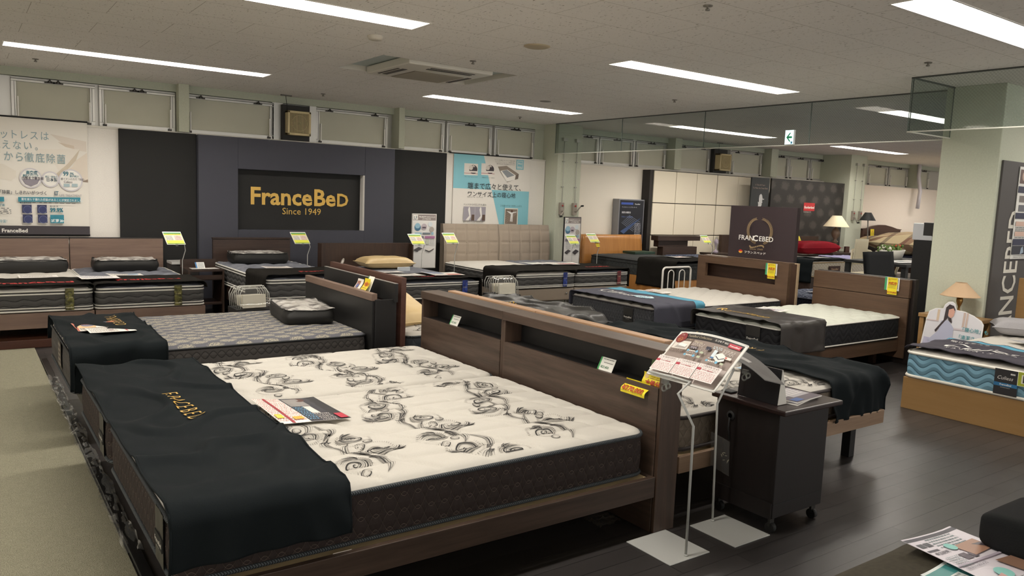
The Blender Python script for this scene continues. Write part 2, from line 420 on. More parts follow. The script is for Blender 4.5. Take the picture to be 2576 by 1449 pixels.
g = G(); g.box(-6, .75, 7.98, 8.3, 0, .075, wood('red_brown_plinth', '3c2219', '54301f', 'X')); struct('trim_2', g, bevel=.004)
# back wall: low papered wall, clerestory band above
g = G(); g.box(-6, 22, WY, WY+.3, 0, 2.115, paper); struct('wall_back', g)
g = G(); g.box(-6, 22, WY-.012, WY+.3, 2.1, 2.125, mat('d9d5cb', .4)); struct('trim_3', g, bevel=.002)
g = G(); g.box(-6, 22, WY+.06, WY+.3, 2.6, CZ, greend); struct('trim_4', g)
g = G(); g.box(16.15, 22, WY-.03, WY, 0, 2.11, pinkw); struct('trim_5', g)
g = G(); g.box(7.8, 16.0, WY-.008, WY, 0, 2.1, fabric('cream_wallpaper', 'f0e8d8', 'f6eee0', .9, 200, .2)); struct('trim_6', g)
g = G(); g.box(-6, 22, WY+.135, WY+.3, 2.125, 2.6, alu); struct('trim_60', g)
# windows of the clerestory
WINS = [(-3.2, -2.4), (-2.3, -1.5), (-1.4, -.6), (-.45, .35), (.56, 1.27), (1.41, 2.13), (2.34, 3.33), (4.0, 4.96), (5.24, 5.89), (6.03, 6.74), (6.89, 7.57), (8.54, 8.95), (9.07, 9.77), (9.91, 10.6), (10.97, 11.8), (12.52, 13.41), (13.85, 14.31), (14.42, 15.06), (15.18, 15.8), (17.44, 18.22), (18.37, 19.15), (19.72, 20.2)]
dkh = mat('3a3733', .4, .5, name='bronze_catch')
for k, (a, b_) in enumerate(WINS):
    g = G(); y0, y1 = WY+.07, WY+.13; za, zb = 2.125, 2.6; ga, gb = 2.172, 2.545
    o = thing('window_%d' % (k+1), None, None, ((a+b_)/2, WY+.1, 2.12)); o['kind'] = 'structure'
    f = .05
    g.box(a-f, b_+f, y0, y1, gb, zb-.01, alu); g.box(a-f, b_+f, y0, y1, za, ga, alu); g.box(a-f, a, y0, y1, ga, gb, alu); g.box(b_, b_+f, y0, y1, ga, gb, alu)
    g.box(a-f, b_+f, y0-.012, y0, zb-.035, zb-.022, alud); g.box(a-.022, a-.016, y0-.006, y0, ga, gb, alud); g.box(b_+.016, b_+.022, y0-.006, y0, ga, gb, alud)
    wf = part('window_frame', o, g, bevel=.003)
    g = G(); g.box(a, b_, y0+.035, y0+.04, ga, gb, m_frost); part('pane', wf, g)
    for xx in (a+.004, b_-.016):
        g = G(); g.box(xx, xx+.014, y0-.03, y0-.012, ga-.02, ga+.21, white); g.box(xx-.02, xx+.02, y0-.025, y0, ga-.04, ga-.015, dkh); part('stay_arm', o, g, bevel=.002)
    cs = [(a+b_)/2-.04, (a+b_)/2+.04] if b_-a < .82 else [a+.13, b_-.16]
    g = G()
    for cx in cs:
        g.box(cx-.05, cx+.05, y0-.03, y0, zb-.05, zb-.036, dkh); g.tube([(cx-.02, y0-.03, zb-.045), (cx, y0-.035, zb-.015), (cx+.02, y0-.03, zb-.045)], .009, dkh, 6)
    part('catch', o, g)
# uprights between the window bays, pillars
k = 7
for a, b_, y0 in ((2.19, 2.31, 10.03), (5.1, 5.19, 10.0), (10.68, 10.86, 9.98), (13.5, 13.72, 9.98), (19.25, 19.45, 9.98)):
    g = G(); g.box(a, b_, y0, WY+.3, 2.125, CZ, green); struct('trim_%d' % k, g, bevel=.004); k += 1
for a, b_ in ((7.62, 8.5), (15.85, 17.4), (3.36, 3.5), (3.86, 3.95), (11.86, 11.98), (12.45, 12.48), (9.8, 9.88)):
    g = G(); g.box(a, b_, WY+.07, WY+.3, 2.125, 2.6, greend if b_-a > .3 else alu); struct('trim_%d' % k, g); k += 1
g = G(); g.box(7.80, 8.29, 9.78, WY+.3, 0, CZ, green); struct('trim_%d' % k, g, bevel=.005); k += 1
g = G(); g.box(15.55, 16.15, 9.48, WY+.3, 0, CZ, green); struct('trim_%d' % k, g, bevel=.005); k += 1
g = G(); g.box(7.65, 8.75, 3.235, 3.757, 0, CZ, green); struct('trim_%d' % k, g, bevel=.008); k += 1
# end walls outside the frame
g = G(); g.box(21.8, 22, -5, WY, 0, CZ, paper); struct('wall_right', g)
g = G(); g.box(-6.2, -6, -5, WY, 0, CZ, paper); struct('added_wall_left', g)  # unseen wall, added to cut the ambient light coming in from the left
# hanging wired-glass smoke screens
def screen(name, label, p0, p1, joints):
    t = thing(name, label, 'smoke screen', ((p0[0]+p1[0])/2, (p0[1]+p1[1])/2, 2.215)); dx, dy = p1[0]-p0[0], p1[1]-p0[1]; L = math.hypot(dx, dy)
    nx, ny = -dy/L*.0035, dx/L*.0035
    def bb(g, a, b_, z0, z1, w, m):
        x0, y0 = p0[0]+dx*a, p0[1]+dy*a; x1, y1 = p0[0]+dx*b_, p0[1]+dy*b_
        ax, ay = nx*w, ny*w
        g.box(min(x0, x1)-abs(ax), max(x0, x1)+abs(ax), min(y0, y1)-abs(ay), max(y0, y1)+abs(ay), z0, z1, m)
    js = [0]+joints+[1]
    for a, b_ in zip(js, js[1:]):
        g = G(); bb(g, a+.001, b_-.001, 2.222, CZ-.012, .8, wired); part('glass_pane', t, g)
    g = G(); bb(g, 0, 1, CZ-.012, CZ, 2.4, mat('4c504c', .5)); part('head_channel', t, g)
    g = G(); bb(g, 0, 1, 2.212, 2.222, 2.2, mat('cfcfc4', .4)); part('bottom_edge', t, g)
    for a in js:
        g = G(); bb(g, max(0, a-.004/L), min(1, a+.004/L), 2.222, CZ-.012, 1.2, mat('55605a', .5)); part('joint', t, g)
screen('smoke_screen', 'long wired glass screen hanging from the ceiling towards the pillar with crank boxes', (7.78, 9.83), (7.78, 3.757), [.25, .5, .75])
screen('smoke_screen', 'short wired glass screen at the ceiling running out of the right frame edge', (6.9, 3.70), (6.9, .9), [.6])
screen('smoke_screen', 'narrow wired glass return joining the short screen to the large pillar', (6.91, 3.69), (7.65, 3.69), [])
# lamps
tube_m = bpy.data.materials.new('tube_light'); tube_m.use_nodes = True
tb = tube_m.node_tree.nodes['Principled BSDF']; tb.inputs['Base Color'].default_value = (0, 0, 0, 1); tb.inputs['Emission Color'].default_value = LAMPC+(1,); tb.inputs['Emission Strength'].default_value = LAMP
trof = mat('e8e5de', .5, name='troffer_white')
LLAB = {(1, 0): 'recessed strip light nearest the left end of the window wall', (2, 0): 'recessed strip light above the taupe headboard, by the window wall',
        (1, 1): 'recessed strip light at the top edge left of centre', (2, 1): 'recessed strip light in front of the glass screen, centre right',
        (3, 0): 'recessed strip light beyond the glass screen near the windows', (3, 1): 'recessed strip light seen through the glass near the large pillar',
        (4, 0): 'farthest recessed strip light, above the lavender draped mattress'}
for i, (x0, x1, y0, y1) in enumerate(lamps):
    if i < 5: lab = LLAB.get((i, 0))
    elif i < 9: lab = LLAB.get((i-5, 1))
    else: lab = 'recessed strip light cut by the top right corner of the view' if i == 11 else None
    t = thing('ceiling_light', lab or 'recessed strip light outside the view', 'ceiling light', ((x0+x1)/2, (y0+y1)/2, CZ), 'recessed strip lights in the ceiling')
    g = G(); z1 = CZ+.09; e = .02
    g.face([(x0, y0, z1), (x0, y1, z1), (x1, y1, z1), (x1, y0, z1)], trof)
    g.face([(x0, y0, CZ), (x1, y0, CZ), (x1, y0, z1), (x0, y0, z1)], trof); g.face([(x0, y1, CZ), (x0, y1, z1), (x1, y1, z1), (x1, y1, CZ)], trof)
    g.face([(x0, y0, CZ), (x0, y0, z1), (x0, y1, z1), (x0, y1, CZ)], trof); g.face([(x1, y0, CZ), (x1, y1, CZ), (x1, y1, z1), (x1, y0, z1)], trof)
    for q in ((x0-.012, x1+.012, y0-.012, y0), (x0-.012, x1+.012, y1, y1+.012), (x0-.012, x0, y0, y1), (x1, x1+.012, y0, y1)): g.box(*q, CZ-.004, CZ, trof)
    part('housing', t, g)
    g = G(); ym = (y0+y1)/2; g.grid(lambda a, c: (x0+.06+(x1-x0-.12)*a, ym+.06*math.cos(PI*c), z1-.005-.035*math.sin(PI*c)), 1, 8, tube_m, True, flip=True)
    part('tube', t, g)
# air conditioner
t = thing('air_conditioner', 'white ceiling cassette air conditioner with a square grille', 'air conditioner', (3.8, 6.85, CZ))
x0, x1, y0, y1 = ACB; acw = mat('d9d4c8', .45); acb = mat('b9c4c2', .4)
g = G(); z1 = CZ+.05
g.face([(x0, y0, z1), (x0, y1, z1), (x1, y1, z1), (x1, y0, z1)], acb)
g.face([(x0, y0, CZ), (x1, y0, CZ), (x1, y0, z1), (x0, y0, z1)], acw); g.face([(x0, y1, CZ), (x0, y1, z1), (x1, y1, z1), (x1, y1, CZ)], acw)
g.face([(x0, y0, CZ), (x0, y0, z1), (x0, y1, z1), (x0, y1, CZ)], acw); g.face([(x1, y0, CZ), (x1, y1, CZ), (x1, y1, z1), (x1, y0, z1)], acw)
part('recess', t, g, 'blue grey recess around the unit')
g = G(); a = (3.35, 4.26, 6.4, 7.3); g.box(*a, CZ-.03, CZ+.045, acw)
part('panel', t, g, bevel=.012)
g = G(); 
for q in range(34): g.box(3.6, 4.13, 6.75+q*.0145, 6.75+q*.0145+.008, CZ-.036, CZ-.03, mat('a09786', .6))
g.box(3.59, 4.14, 6.74, 7.25, CZ-.032, CZ-.03, mat('7d7566', .6)); part('grille', t, g)
for q in ((3.62, 4.1, 6.53, 6.58), (3.62, 4.1, 6.47, 6.495), (3.45, 3.5, 6.72, 7.15), (3.4, 3.42, 6.72, 7.15), (4.17, 4.19, 6.72, 7.15), (4.2, 4.215, 6.72, 7.15)):
    g = G(); g.box(*q, CZ-.034, CZ-.029, mat('55504a', .6)); part('air_slot', t, g)
# ceiling round things
def disc(name, label, cat, x, y, r, m, h=.012, prof=None, group=None):
    g = G(); g.lathe(prof or [(0, -h), (r*.8, -h), (r, -h*.4), (r, 0)], (x, y, CZ), m); g.f = [tuple(reversed(f)) for f in g.f]
    tag(g.build(name), label, cat, group)
disc('ceiling_speaker', 'round cream speaker grille flush in the ceiling', 'speaker', 3.76, 5.04, .105, mat('b5a78c', .6), .012)
disc('smoke_detector', 'round white smoke detector beside the top strip light', 'smoke detector', 2.66, 5.65, .06, mat('cfc8ba', .5), .03)
SPR = [(3.772, 5.997, 'beside the air conditioner'), (3.763, 9.462, 'near the windows above the gold lettering'), (.684, 9.31, 'at the far left by the windows'), (6.295, 3.26, 'nearest the short glass screen'), (3.713, 3.28, 'at the top edge of the view'), (6.77, 6.385, 'between the central strip light and the glass screen'), (6.838, 9.517, 'near the column by the window wall')]
for x, y, w in SPR: disc('sprinkler_head', 'small metal sprinkler head '+w, 'sprinkler', x, y, .025, mat('8a867e', .3, .6), .02, [(0, -.03), (.014, -.03), (.014, -.02), (.006, -.018), (.008, -.008), (.028, -.006), (.03, 0)], 'sprinkler heads')
for x, y, w, r in ((5.94, 7.744, 'flat grey ceiling plate left of the glass screen', .07), (15.9, 7.4, 'flat grey ceiling plate far beyond the glass screen', .09)): disc('ceiling_plate', w, 'ceiling plate', x, y, r, mat('8d8880', .5), .006)
# exhaust fans
def fan(x0, x1, y, z0, z1, label, depth):
    t = thing('exhaust_fan', label, 'exhaust fan', ((x0+x1)/2, y, z0)); cr = mat('c9b98e', .5); dk = mat('2b2a28', .7)
    g = G(); g.box(x0-.03, x1+.02, y+depth, WY+.12, 2.13, 2.58, dk); part('backing', t, g, 'dark backing board')
    g = G(); w = x1-x0; b = .03; g.box(x0, x1, y, y+depth, z0, z0+b, cr); g.box(x0, x1, y, y+depth, z1-b, z1, cr); g.box(x0, x0+b, y, y+depth, z0, z1, cr); g.box(x1-b, x1, y, y+depth, z0, z1, cr); g.box(x0+.01, x1-.01, y+.05, y+depth, z0+.01, z1-.01, mat('6f6a55', .7))
    part('housing', t, g, bevel=.006)
    g = G(); cx, cz = (x0+x1)/2, (z0+z1)/2
    for q in range(5):
        a = q*2*PI/5; g.face([(cx+.03*math.cos(a), y+.03, cz+.03*math.sin(a)), (cx+.13*math.cos(a-.3), y+.02, cz+.13*math.sin(a-.3)), (cx+.14*math.cos(a+.2), y+.03, cz+.14*math.sin(a+.2)), (cx+.11*math.cos(a+.5), y+.04, cz+.11*math.sin(a+.5))], mat('54604a', .5))
    g.lathe([(0, 0), (.03, 0), (.03, .03), (0, .03)], (cx, y+.03, cz-.015), mat('54604a', .5)); part('blades', t, g)
    g = G()
    n = 22
    for q in range(n): xx = x0+b+(w-2*b)*(q+.5)/n; g.box(xx-.0022, xx+.0022, y-.004, y+.006, z0+b, z1-b, cr)
    g.tube([(cx+.1*math.cos(q*PI/16), y-.002, cz+.1*math.sin(q*PI/16)) for q in range(32)], .003, cr, 5, True); part('grille', t, g)
    g = G(); g.tube([(x0+.01, y+.05, z1), (x0, y+.05, z1+.08), (x0-.02, y+.03, CZ-.01)], .004, black, 5); g.box(x0-.09, x0+.05, y, y+.03, CZ-.012, CZ, mat('5a5751', .5)); part('cable', t, g)
fan(3.5, 3.81, 9.98, 2.19, 2.5, 'square cream exhaust fan above the dark blue panel', .11)
fan(11.9, 12.23, 9.95, 2.17, 2.49, 'square cream exhaust fan above the cream padded wall panels', .13)
# crank boxes on the pillars
def crank(x, y, z, ang, label, ztop):
    t = thing('window_crank', label, 'window crank', (x, y, z)); gm = mat('8b8378', .5)
    g = G(); g.box(x-.04, x+.04, y-.05, y, z-.1, z+.1, gm); gb = part('gear_box', t, g, bevel=.006)
    g = G(); g.lathe([(0, 0), (.013, 0), (.013, .012), (0, .012)], (0, 0, 0), mat('a33028', .5)); g.v = [(x+a, y-.05-c, z+.05+b) for a, b, c in g.v]; part('button', gb, g, 'red button')
    g = G(); p = (x+math.cos(ang)*.12, y-.11, z-.04+math.sin(ang)*.12); g.tube([(x, y-.05, z-.04), (x, y-.08, z-.04), p], .01, gm); g.tube([p, (p[0], p[1]-.05, p[2]+.005)], .014, black); part('handle', gb, g)
    g = G(); g.tube([(x+.01, y-.015, z+.1), (x+.015, y-.015, ztop)], .005, mat('b9b8b0', .4)); 
    for zz in (z+.35, z+.75): g.box(x-.01, x+.035, y-.025, y, zz-.008, zz+.008, mat('9a9a90', .4))
    g.box(x-.03, x+.05, y-.05, y, ztop-.03, ztop+.02, mat('b9b8b0', .4, .4)); part('conduit', t, g)
crank(7.9, 9.78, 1.35, -2.4, 'grey window crank box on the pillar, left one with the handle down', 2.45)
crank(8.17, 9.78, 1.35, .9, 'grey window crank box on the pillar, right one with the handle up', 2.45)
crank(15.75, 9.48, 1.4, -1.2, 'left grey crank box on the far pillar behind the tall cream lamp', 2.5)
crank(16.02, 9.48, 1.4, -.3, 'right grey crank box on the far pillar beside the black lamp shade', 2.5)
# exit arrow sign on the glass
t = thing('exit_sign', 'white sign with a green left arrow under the glass screen', 'exit sign', (7.76, 5.5, 2.22))
g = G(); g.box(7.735, 7.765, 5.445, 5.56, 2.222, 2.385, mat('dfe3e3', .4)); part('housing', t, g)
g = G(); em = mat('d5f3ff', .4, 0, .8)
draw(g, flatP((7.734, 5.556, 2.226), (0, -.107, 0), (0, 0, .155)), .107, .155, [('r', 0, 0, 1, 1, em), ('p', [(.15, .5), (.55, .82), (.7, .82), (.42, .57), (.85, .57), (.85, .43), (.42, .43), (.7, .18), (.55, .18)], '12804f'), ('r', .72, .03, .2, .16, '3a7f9a')])
part('sign_face', t, g)

# ------------------------------------------------------------------ bed builders
def rr_loop(X0, X1, Y0, Y1, r, off=0, n=6, seg=.12):
    pts = []; cs = ((X1-r, Y0+r, -PI/2), (X1-r, Y1-r, 0), (X0+r, Y1-r, PI/2), (X0+r, Y0+r, PI))
    for cx, cy, a0 in cs:
        for q in range(n+1):
            a = a0+q*PI/2/n; pts.append((cx+(r+off)*math.cos(a), cy+(r+off)*math.sin(a)))
    out = []
    for k in range(len(pts)):
        p, q = pts[k], pts[(k+1) % len(pts)]; L = math.dist(p, q); m = max(1, int(L/seg))
        for j in range(m): out.append((p[0]+(q[0]-p[0])*j/m, p[1]+(q[1]-p[1])*j/m))
    return out
def q_diam(p, qy=None, pw_=.4):
    qy = qy or p
    return lambda x, y: (abs(math.sin(PI*(x/p+y/qy))*math.sin(PI*(x/p-y/qy)))+1e-6)**pw_
def q_brick(px, py, slant=.25):
    def f(x, y):
        yy = y+slant*0; row = math.floor(yy/py); fy = (yy/py) % 1; fx = ((x+row*px*.37+fy*py*.8)/px) % 1
        a = min(fx, 1-fx)*px; b = min(fy, 1-fy)*py
        return min(1, a/.028)**.6*min(1, b/.032)**.6
    return f
def q_wave(p, A=.02, L=.3):
    return lambda x, y: (abs(math.sin(PI*(y+A*math.sin(2*PI*x/L))/p))+1e-6)**.5
def mattress(name, label, B, z0, z1, top, side, pipes, quilt=None, puff=.012, res=.03, r=.06, group=None, crown=.012, swap=False):
    X0, X1, Y0, Y1 = B; t = thing(name, label, 'mattress', ((X0+X1)/2, (Y0+Y1)/2, z0), group)
    loop = rr_loop(X0, X1, Y0, Y1, r); n = len(loop); cx, cy = (X0+X1)/2, (Y0+Y1)/2
    def hz(x, y):
        dx = min(x-X0, X1-x); dy = min(y-Y0, Y1-y); d = min(dx, dy)
        if dx < r and dy < r: d = max(0, r-math.hypot(r-dx, r-dy))
        d = max(d, 0); e = min(1, d/.045); e2 = math.sqrt(max(0, 1-(1-e)**2))
        sx = (x-X0)/(X1-X0); sy = (y-Y0)/(Y1-Y0); c = crown*min(1, 4*sx*(1-sx)*2)*min(1, 4*sy*(1-sy)*2)
        return z1-.024+.024*e2-crown+c+(puff*(quilt(x-X0, y-Y0)-1)*e if quilt else 0)
    def cl(x, y):
        dx = min(x-X0, X1-x); dy = min(y-Y0, Y1-y)
        if dx < r and dy < r:
            c = (X0+r if x < cx else X1-r, Y0+r if y < cy else Y1-r); v = (x-c[0], y-c[1]); L = math.hypot(*v)
            if L > r: x, y = c[0]+v[0]*r/L, c[1]+v[1]*r/L
        return x, y
    nu, nv = int((X1-X0)/res), int((Y1-Y0)/res)
    def fn(a, b):
        x, y = cl(X0+(X1-X0)*a, Y0+(Y1-Y0)*b); return (x, y, hz(x, y))
    g = G(); g.grid(fn, nu, nv, top, True, (lambda a, b: ((Y1-Y0)*b, (X1-X0)*a)) if swap else (lambda a, b: ((X1-X0)*a, (Y1-Y0)*b)))
    part('top_panel', t, g)
    g = G(); zt = z1-.024-crown; us = [0]
    for k in range(n): us.append(us[-1]+math.dist(loop[k], loop[(k+1) % n]))
    def sf(a, b):
        k = round(a*n); p = loop[k % n]; q = loop[(k+1) % n]; o = loop[(k-1) % n]
        d = Vector((q[0]-o[0], q[1]-o[1], 0)).normalized(); w = .007*math.sin(PI*b)
        return (p[0]+d.y*w, p[1]-d.x*w, z0+(zt-z0)*b)
    g.grid(sf, n, 6, side, True, lambda a, b: (us[round(a*n)], (zt-z0)*b))
    g.face([(p[0], p[1], z0) for p in reversed(loop)], side); part('border', t, g)
    for zz, rad, m in pipes:
        z = z1-.024-crown+zz if zz <= 0 else z0+zz
        lp = rr_loop(X0, X1, Y0, Y1, r, .004)
        g = G(); g.tube([(a, b, z) for a, b in lp], rad, m, 6, True); part('piping', t, g)
    return t, hz
def throw(name, label, axis, a0, a1, c0, c1, zt, h0, h1, m, amp=.008, seed=0, fold=.006, group=None, na=26, nc=70, gap=.012):
    T = h0+(c1-c0)+h1; R = .035
    def path(s):
        # cross position, height, normal(c,z)
        if s < h0-R: return c0-gap, zt-(h0-s), (-1, 0)
        if s < h0+R: q = (s-h0+R)/(2*R)*PI/2; return c0-gap+R-R*math.cos(q), zt-R+R*math.sin(q), (-math.cos(q), math.sin(q))
        if s < h0+(c1-c0)-R: return c0-gap+R+(s-h0-R)*(c1-c0+2*gap-2*R)/(c1-c0-2*R), zt, (0, 1)
        if s < h0+(c1-c0)+R: q = (s-h0-(c1-c0)+R)/(2*R)*PI/2; return c1+gap-R+R*math.sin(q), zt-R+R*math.cos(q), (math.sin(q), math.cos(q))
        return c1+gap, zt-(s-h0-(c1-c0)), (1, 0)
    def surf(a, s, d=0):
        c, z, (nc_, nz_) = path(s)
        w = amp*(mnoise.noise(Vector((a*4.5+seed, s*3.1, seed*1.7)))+.55*mnoise.noise(Vector((a*11, s*7+seed, 3)))+.6)
        w += amp*1.9*(lambda q: q*q*(3-2*q))(max(0, 1-abs(mnoise.noise(Vector((a*3.2+s*1.1+seed, s*2.4-a*.8, 6+seed))))*5))
        if s < h0: w += fold*(1-s/max(h0, .01))*(1+math.sin(a*38+seed))
        if s > T-h1: w += fold*(1-(T-s)/max(h1, .01))*(1+math.sin(a*38+seed))
        w += d; c += nc_*w; z += nz_*w
        e = .006*mnoise.noise(Vector((s*4, a*2+seed, 9)))
        return (a+e, c, z) if axis == 'X' else (c, a+e, z)
    g = G(); g.grid(lambda u, v: surf(a0+(a1-a0)*u, T*v), na, nc, m, True, flip=(axis != 'X'))
    o = g.build(name, solid=.004); tag(o, label, 'throw', group)
    for e in (a0, a1): g = G(); g.tube([surf(e, T*q/60, .003) for q in range(61)], .0045, m, 5); part('hem', o, g)
    return o, surf, h0
def frame(name, label, B, zr, wood_, thick=.025, legs=(), legm=None, legz=None, deck=True, head=None, heads=(), footside='x0', skirt=False, group=None, slat=None):
    X0, X1, Y0, Y1 = B; z0, z1 = zr; t = thing(name, label, 'bed', ((X0+X1)/2, (Y0+Y1)/2, 0), group)
    for nm, q in (('side_rail', (X0, X1, Y0, Y0+thick)), ('side_rail', (X0, X1, Y1-thick, Y1)), ('foot_rail', (X0, X0+thick, Y0+thick+.001, Y1-thick-.001)), ('foot_rail', (X1-thick, X1, Y0+thick+.001, Y1-thick-.001))):
        g = G(); g.box(*q, z0, z1, wood_); part(nm, t, g, bevel=.002)
    if deck:
        g = G(); g.box(X0+thick+.002, X1-thick-.002, Y0+thick+.002, Y1-thick-.002, z1-.02, z1-.004, slat or w_slat); part('deck', t, g)
    if not legs and z0 > .1: legs = [(a, b) for a in (X0+.06, X1-.06) for b in (Y0+.06, Y1-.06)]; legz = z0-.001
    for lx, ly in legs:
        g = G(); g.box(lx-.028, lx+.028, ly-.028, ly+.028, 0, z1-.021 if legz is None else legz, legm or wood_); part('leg', t, g, bevel=.003)
    return t
def spaced(s_, size, c, b=0, sh=0):
    ws = [text_geo(q, b)[2] for q in s_]; gap = (1-0)/(len(s_)); return [('t', q, k*gap+gap*.12, .05, size, c, b, sh, .78) for k, q in enumerate(s_)]
def P_top(surf, a0, s0, u, v):    # map a print onto a throw: u along a, v along s
    f = lambda x, y, d: surf(a0+u[0]*x+v[0]*y, s0+u[1]*x+v[1]*y, d+.0075)
    f.fine = True
    return f
cord2 = [(0, .0085, cord), (.012, .0085, cord)]
lt2 = [(0, .009, pv), (-.028, .008, pv), (.010, .009, pv), (.036, .006, pv)]

# ---- foreground twin bed
def b1_unit(Y0, Y1, lab):
    t = frame('bed', lab, (.56, 2.53, Y0, Y1), (.172, .268), w_b1r, .025, [(.75, Y0+.25), (.75, Y1-.25)], None, .17)
    # repaint end rails with depth grain
    hx0, hx1 = 2.531, 2.665; y0, y1 = Y0-.005, Y1+.004
    g = G(); g.box(hx0, hx0+.022, y0+.022, y1-.022, 0, .675, w_b1x); part('head_panel', t, g, bevel=.002)
    g = G(); g.box(hx0+.023, hx1, y0+.022, y1-.022, .655, .672, blackm); g.box(hx1-.015, hx1, y0+.022, y1-.022, .0, .654, w_b1x); g.box(hx1-.015, hx1, y0+.022, y1-.022, .672, .80, blackm); part('shelf_niche', t, g, 'black lined shelf niche')
    for a in (y0, y1-.02):
        g = G(); g.box(hx0+.004, hx1, a, a+.02, 0, .80, w_b1v); part('side_panel', t, g, bevel=.002)
    g = G(); g.box(hx0-.006, hx1+.002, y0, y1, .801, .851, w_b1x); part('top_cap', t, g, bevel=.003)
    return t
b1_unit(2.36, 3.605, 'dark walnut bed frame with shelf headboard, the nearest one, under the scroll print mattress')
b1_unit(3.615, 4.575, 'dark walnut bed frame joined behind the nearest one, small white price card in its niche')
m1, hz1 = mattress('mattress', 'nearest white mattress with black scroll print and brown ogee stitched border', (.50, 2.50, 2.40, 3.60), .275, .50, tp_white, sd_b1, cord2, q_brick(.24, .16), .018, .0105, .07)
m2, hz2 = mattress('mattress', 'second white scroll print mattress, directly behind the nearest one', (.50, 2.50, 3.62, 4.57), .275, .50, tp_white, sd_b1, cord2, q_brick(.24, .16), .018, .014, .07)
# scroll print
def stroke(g, pts, w, m, hz, lift=.003, taper=True):
    n = len(pts); i = len(g.v)
    for k, p in enumerate(pts):
        a = pts[max(0, k-1)]; b = pts[min(n-1, k+1)]; dx, dy = b[0]-a[0], b[1]-a[1]; L = math.hypot(dx, dy) or 1
        ww = w*(.25+.75*math.sin(PI*k/(n-1))) if taper else w
        for s in (-1, 1):
            x, y = p[0]-dy/L*ww*s, p[1]+dx/L*ww*s; g.v.append((x, y, hz(x, y)+lift))
    for k in range(n-1):
        a = i+2*k; g.f.append((a, a+2, a+3, a+1)); g.mi.append(g.mid(m)); g.uv.append(None); g.sm.append(True)
def spiral(cx, cy, r0, r1, a0, turns, n=26):
    return [(cx+(r0+(r1-r0)*(q/n)**.8)*math.cos(a0+turns*2*PI*q/n), cy+(r0+(r1-r0)*(q/n)**.8)*math.sin(a0+turns*2*PI*q/n)) for q in range(n+1)]
def offs(pts, o):
    out = []
    for k, p in enumerate(pts):
        a = pts[max(0, k-1)]; b = pts[min(len(pts)-1, k+1)]; dx, dy = b[0]-a[0], b[1]-a[1]; L = math.hypot(dx, dy) or 1
        out.append((p[0]-dy/L*o, p[1]+dx/L*o))
    return out
def motif(rr, sgn):
    L = []; S = sgn
    def arc(cx, cy, r, a0, a1, e=1.0, n=18): return [(cx+r*math.cos(a0+(a1-a0)*q/n), cy+e*r*math.sin(a0+(a1-a0)*q/n)) for q in range(n+1)]
    for k, (o, w, g_) in enumerate(((0, .0028, 0), (.009, .0013, 0), (-.008, .0036, 1), (.016, .001, 1))):   # flowing stem
        L.append(([(S*(.034+o)*math.sin((y+.165)*PI/.165), y) for y in [-.165+.33*q/30 for q in range(31)]], w, g_))
    for cx, cy, r, a0, tn in ((S*.062, .055, .052, 3.3 if S > 0 else -.2, 1.5*S), (-S*.058, -.06, .046, -.1 if S > 0 else 3.3, 1.4*S)):
        sp = spiral(cx, cy, .010, r, a0, tn, 44); sp = [(x, cy+(y-cy)*.85) for x, y in sp]
        L += [(sp, .0032, 0), (offs(sp, .0075*S)[14:], .0012, 0), (offs(sp, -.0075*S)[20:], .0026, 1), (offs(sp, .014*S)[24:], .001, 1), (spiral(cx, cy, .002, .008, 0, 1, 12), .002, 0)]
        L += [(offs(sp, .020*S)[26:], .0024, 0), (offs(sp, -.013*S)[30:], .001, 0)]
        for q in range(7):    # crescents fanning off the curl
            b0 = a0+tn*2*PI-.25*S-q*.3*S; L.append((arc(cx+S*.010*q*(1 if cy > 0 else -1), cy+.006*q, r*(1.12+.1*q), b0, b0+(-.8+.07*q)*S, .85, 12), .003 if q % 2 == 0 else .0014, q % 2))
    for q in range(7):        # leaf veins
        a = PI*.5+S*(.15+q*.17); L.append(([(S*.015+math.cos(a)*t_*(.062-.004*q)-math.sin(a)*.012*S*math.sin(t_*PI), .0+math.sin(a)*t_*.07) for t_ in [k/10 for k in range(11)]], .0022 if q % 2 else .0011, 0 if q % 3 else 1))
    for q in range(5):
        a = -PI*.5+S*(.5+q*.2); L.append(([(-S*.005+math.cos(a)*t_*.055, -.02+math.sin(a)*t_*.06+.01*math.sin(t_*PI)) for t_ in [k/10 for k in range(11)]], .002 if q % 2 else .001, 0))
    for sx_ in (1, -1):       # curling tips between motifs
        sp = spiral(sx_*.05, .145 if sx_ == S else -.14, .004, .022, 1.2, 1.1*sx_, 20); L += [(sp, .0022, 0), (offs(sp, .005*sx_)[6:], .001, 1)]
    K = 1.08
    return [([(a*K*1.25, b*K) for a, b in p], w*1.0, k) for p, w, k in L]
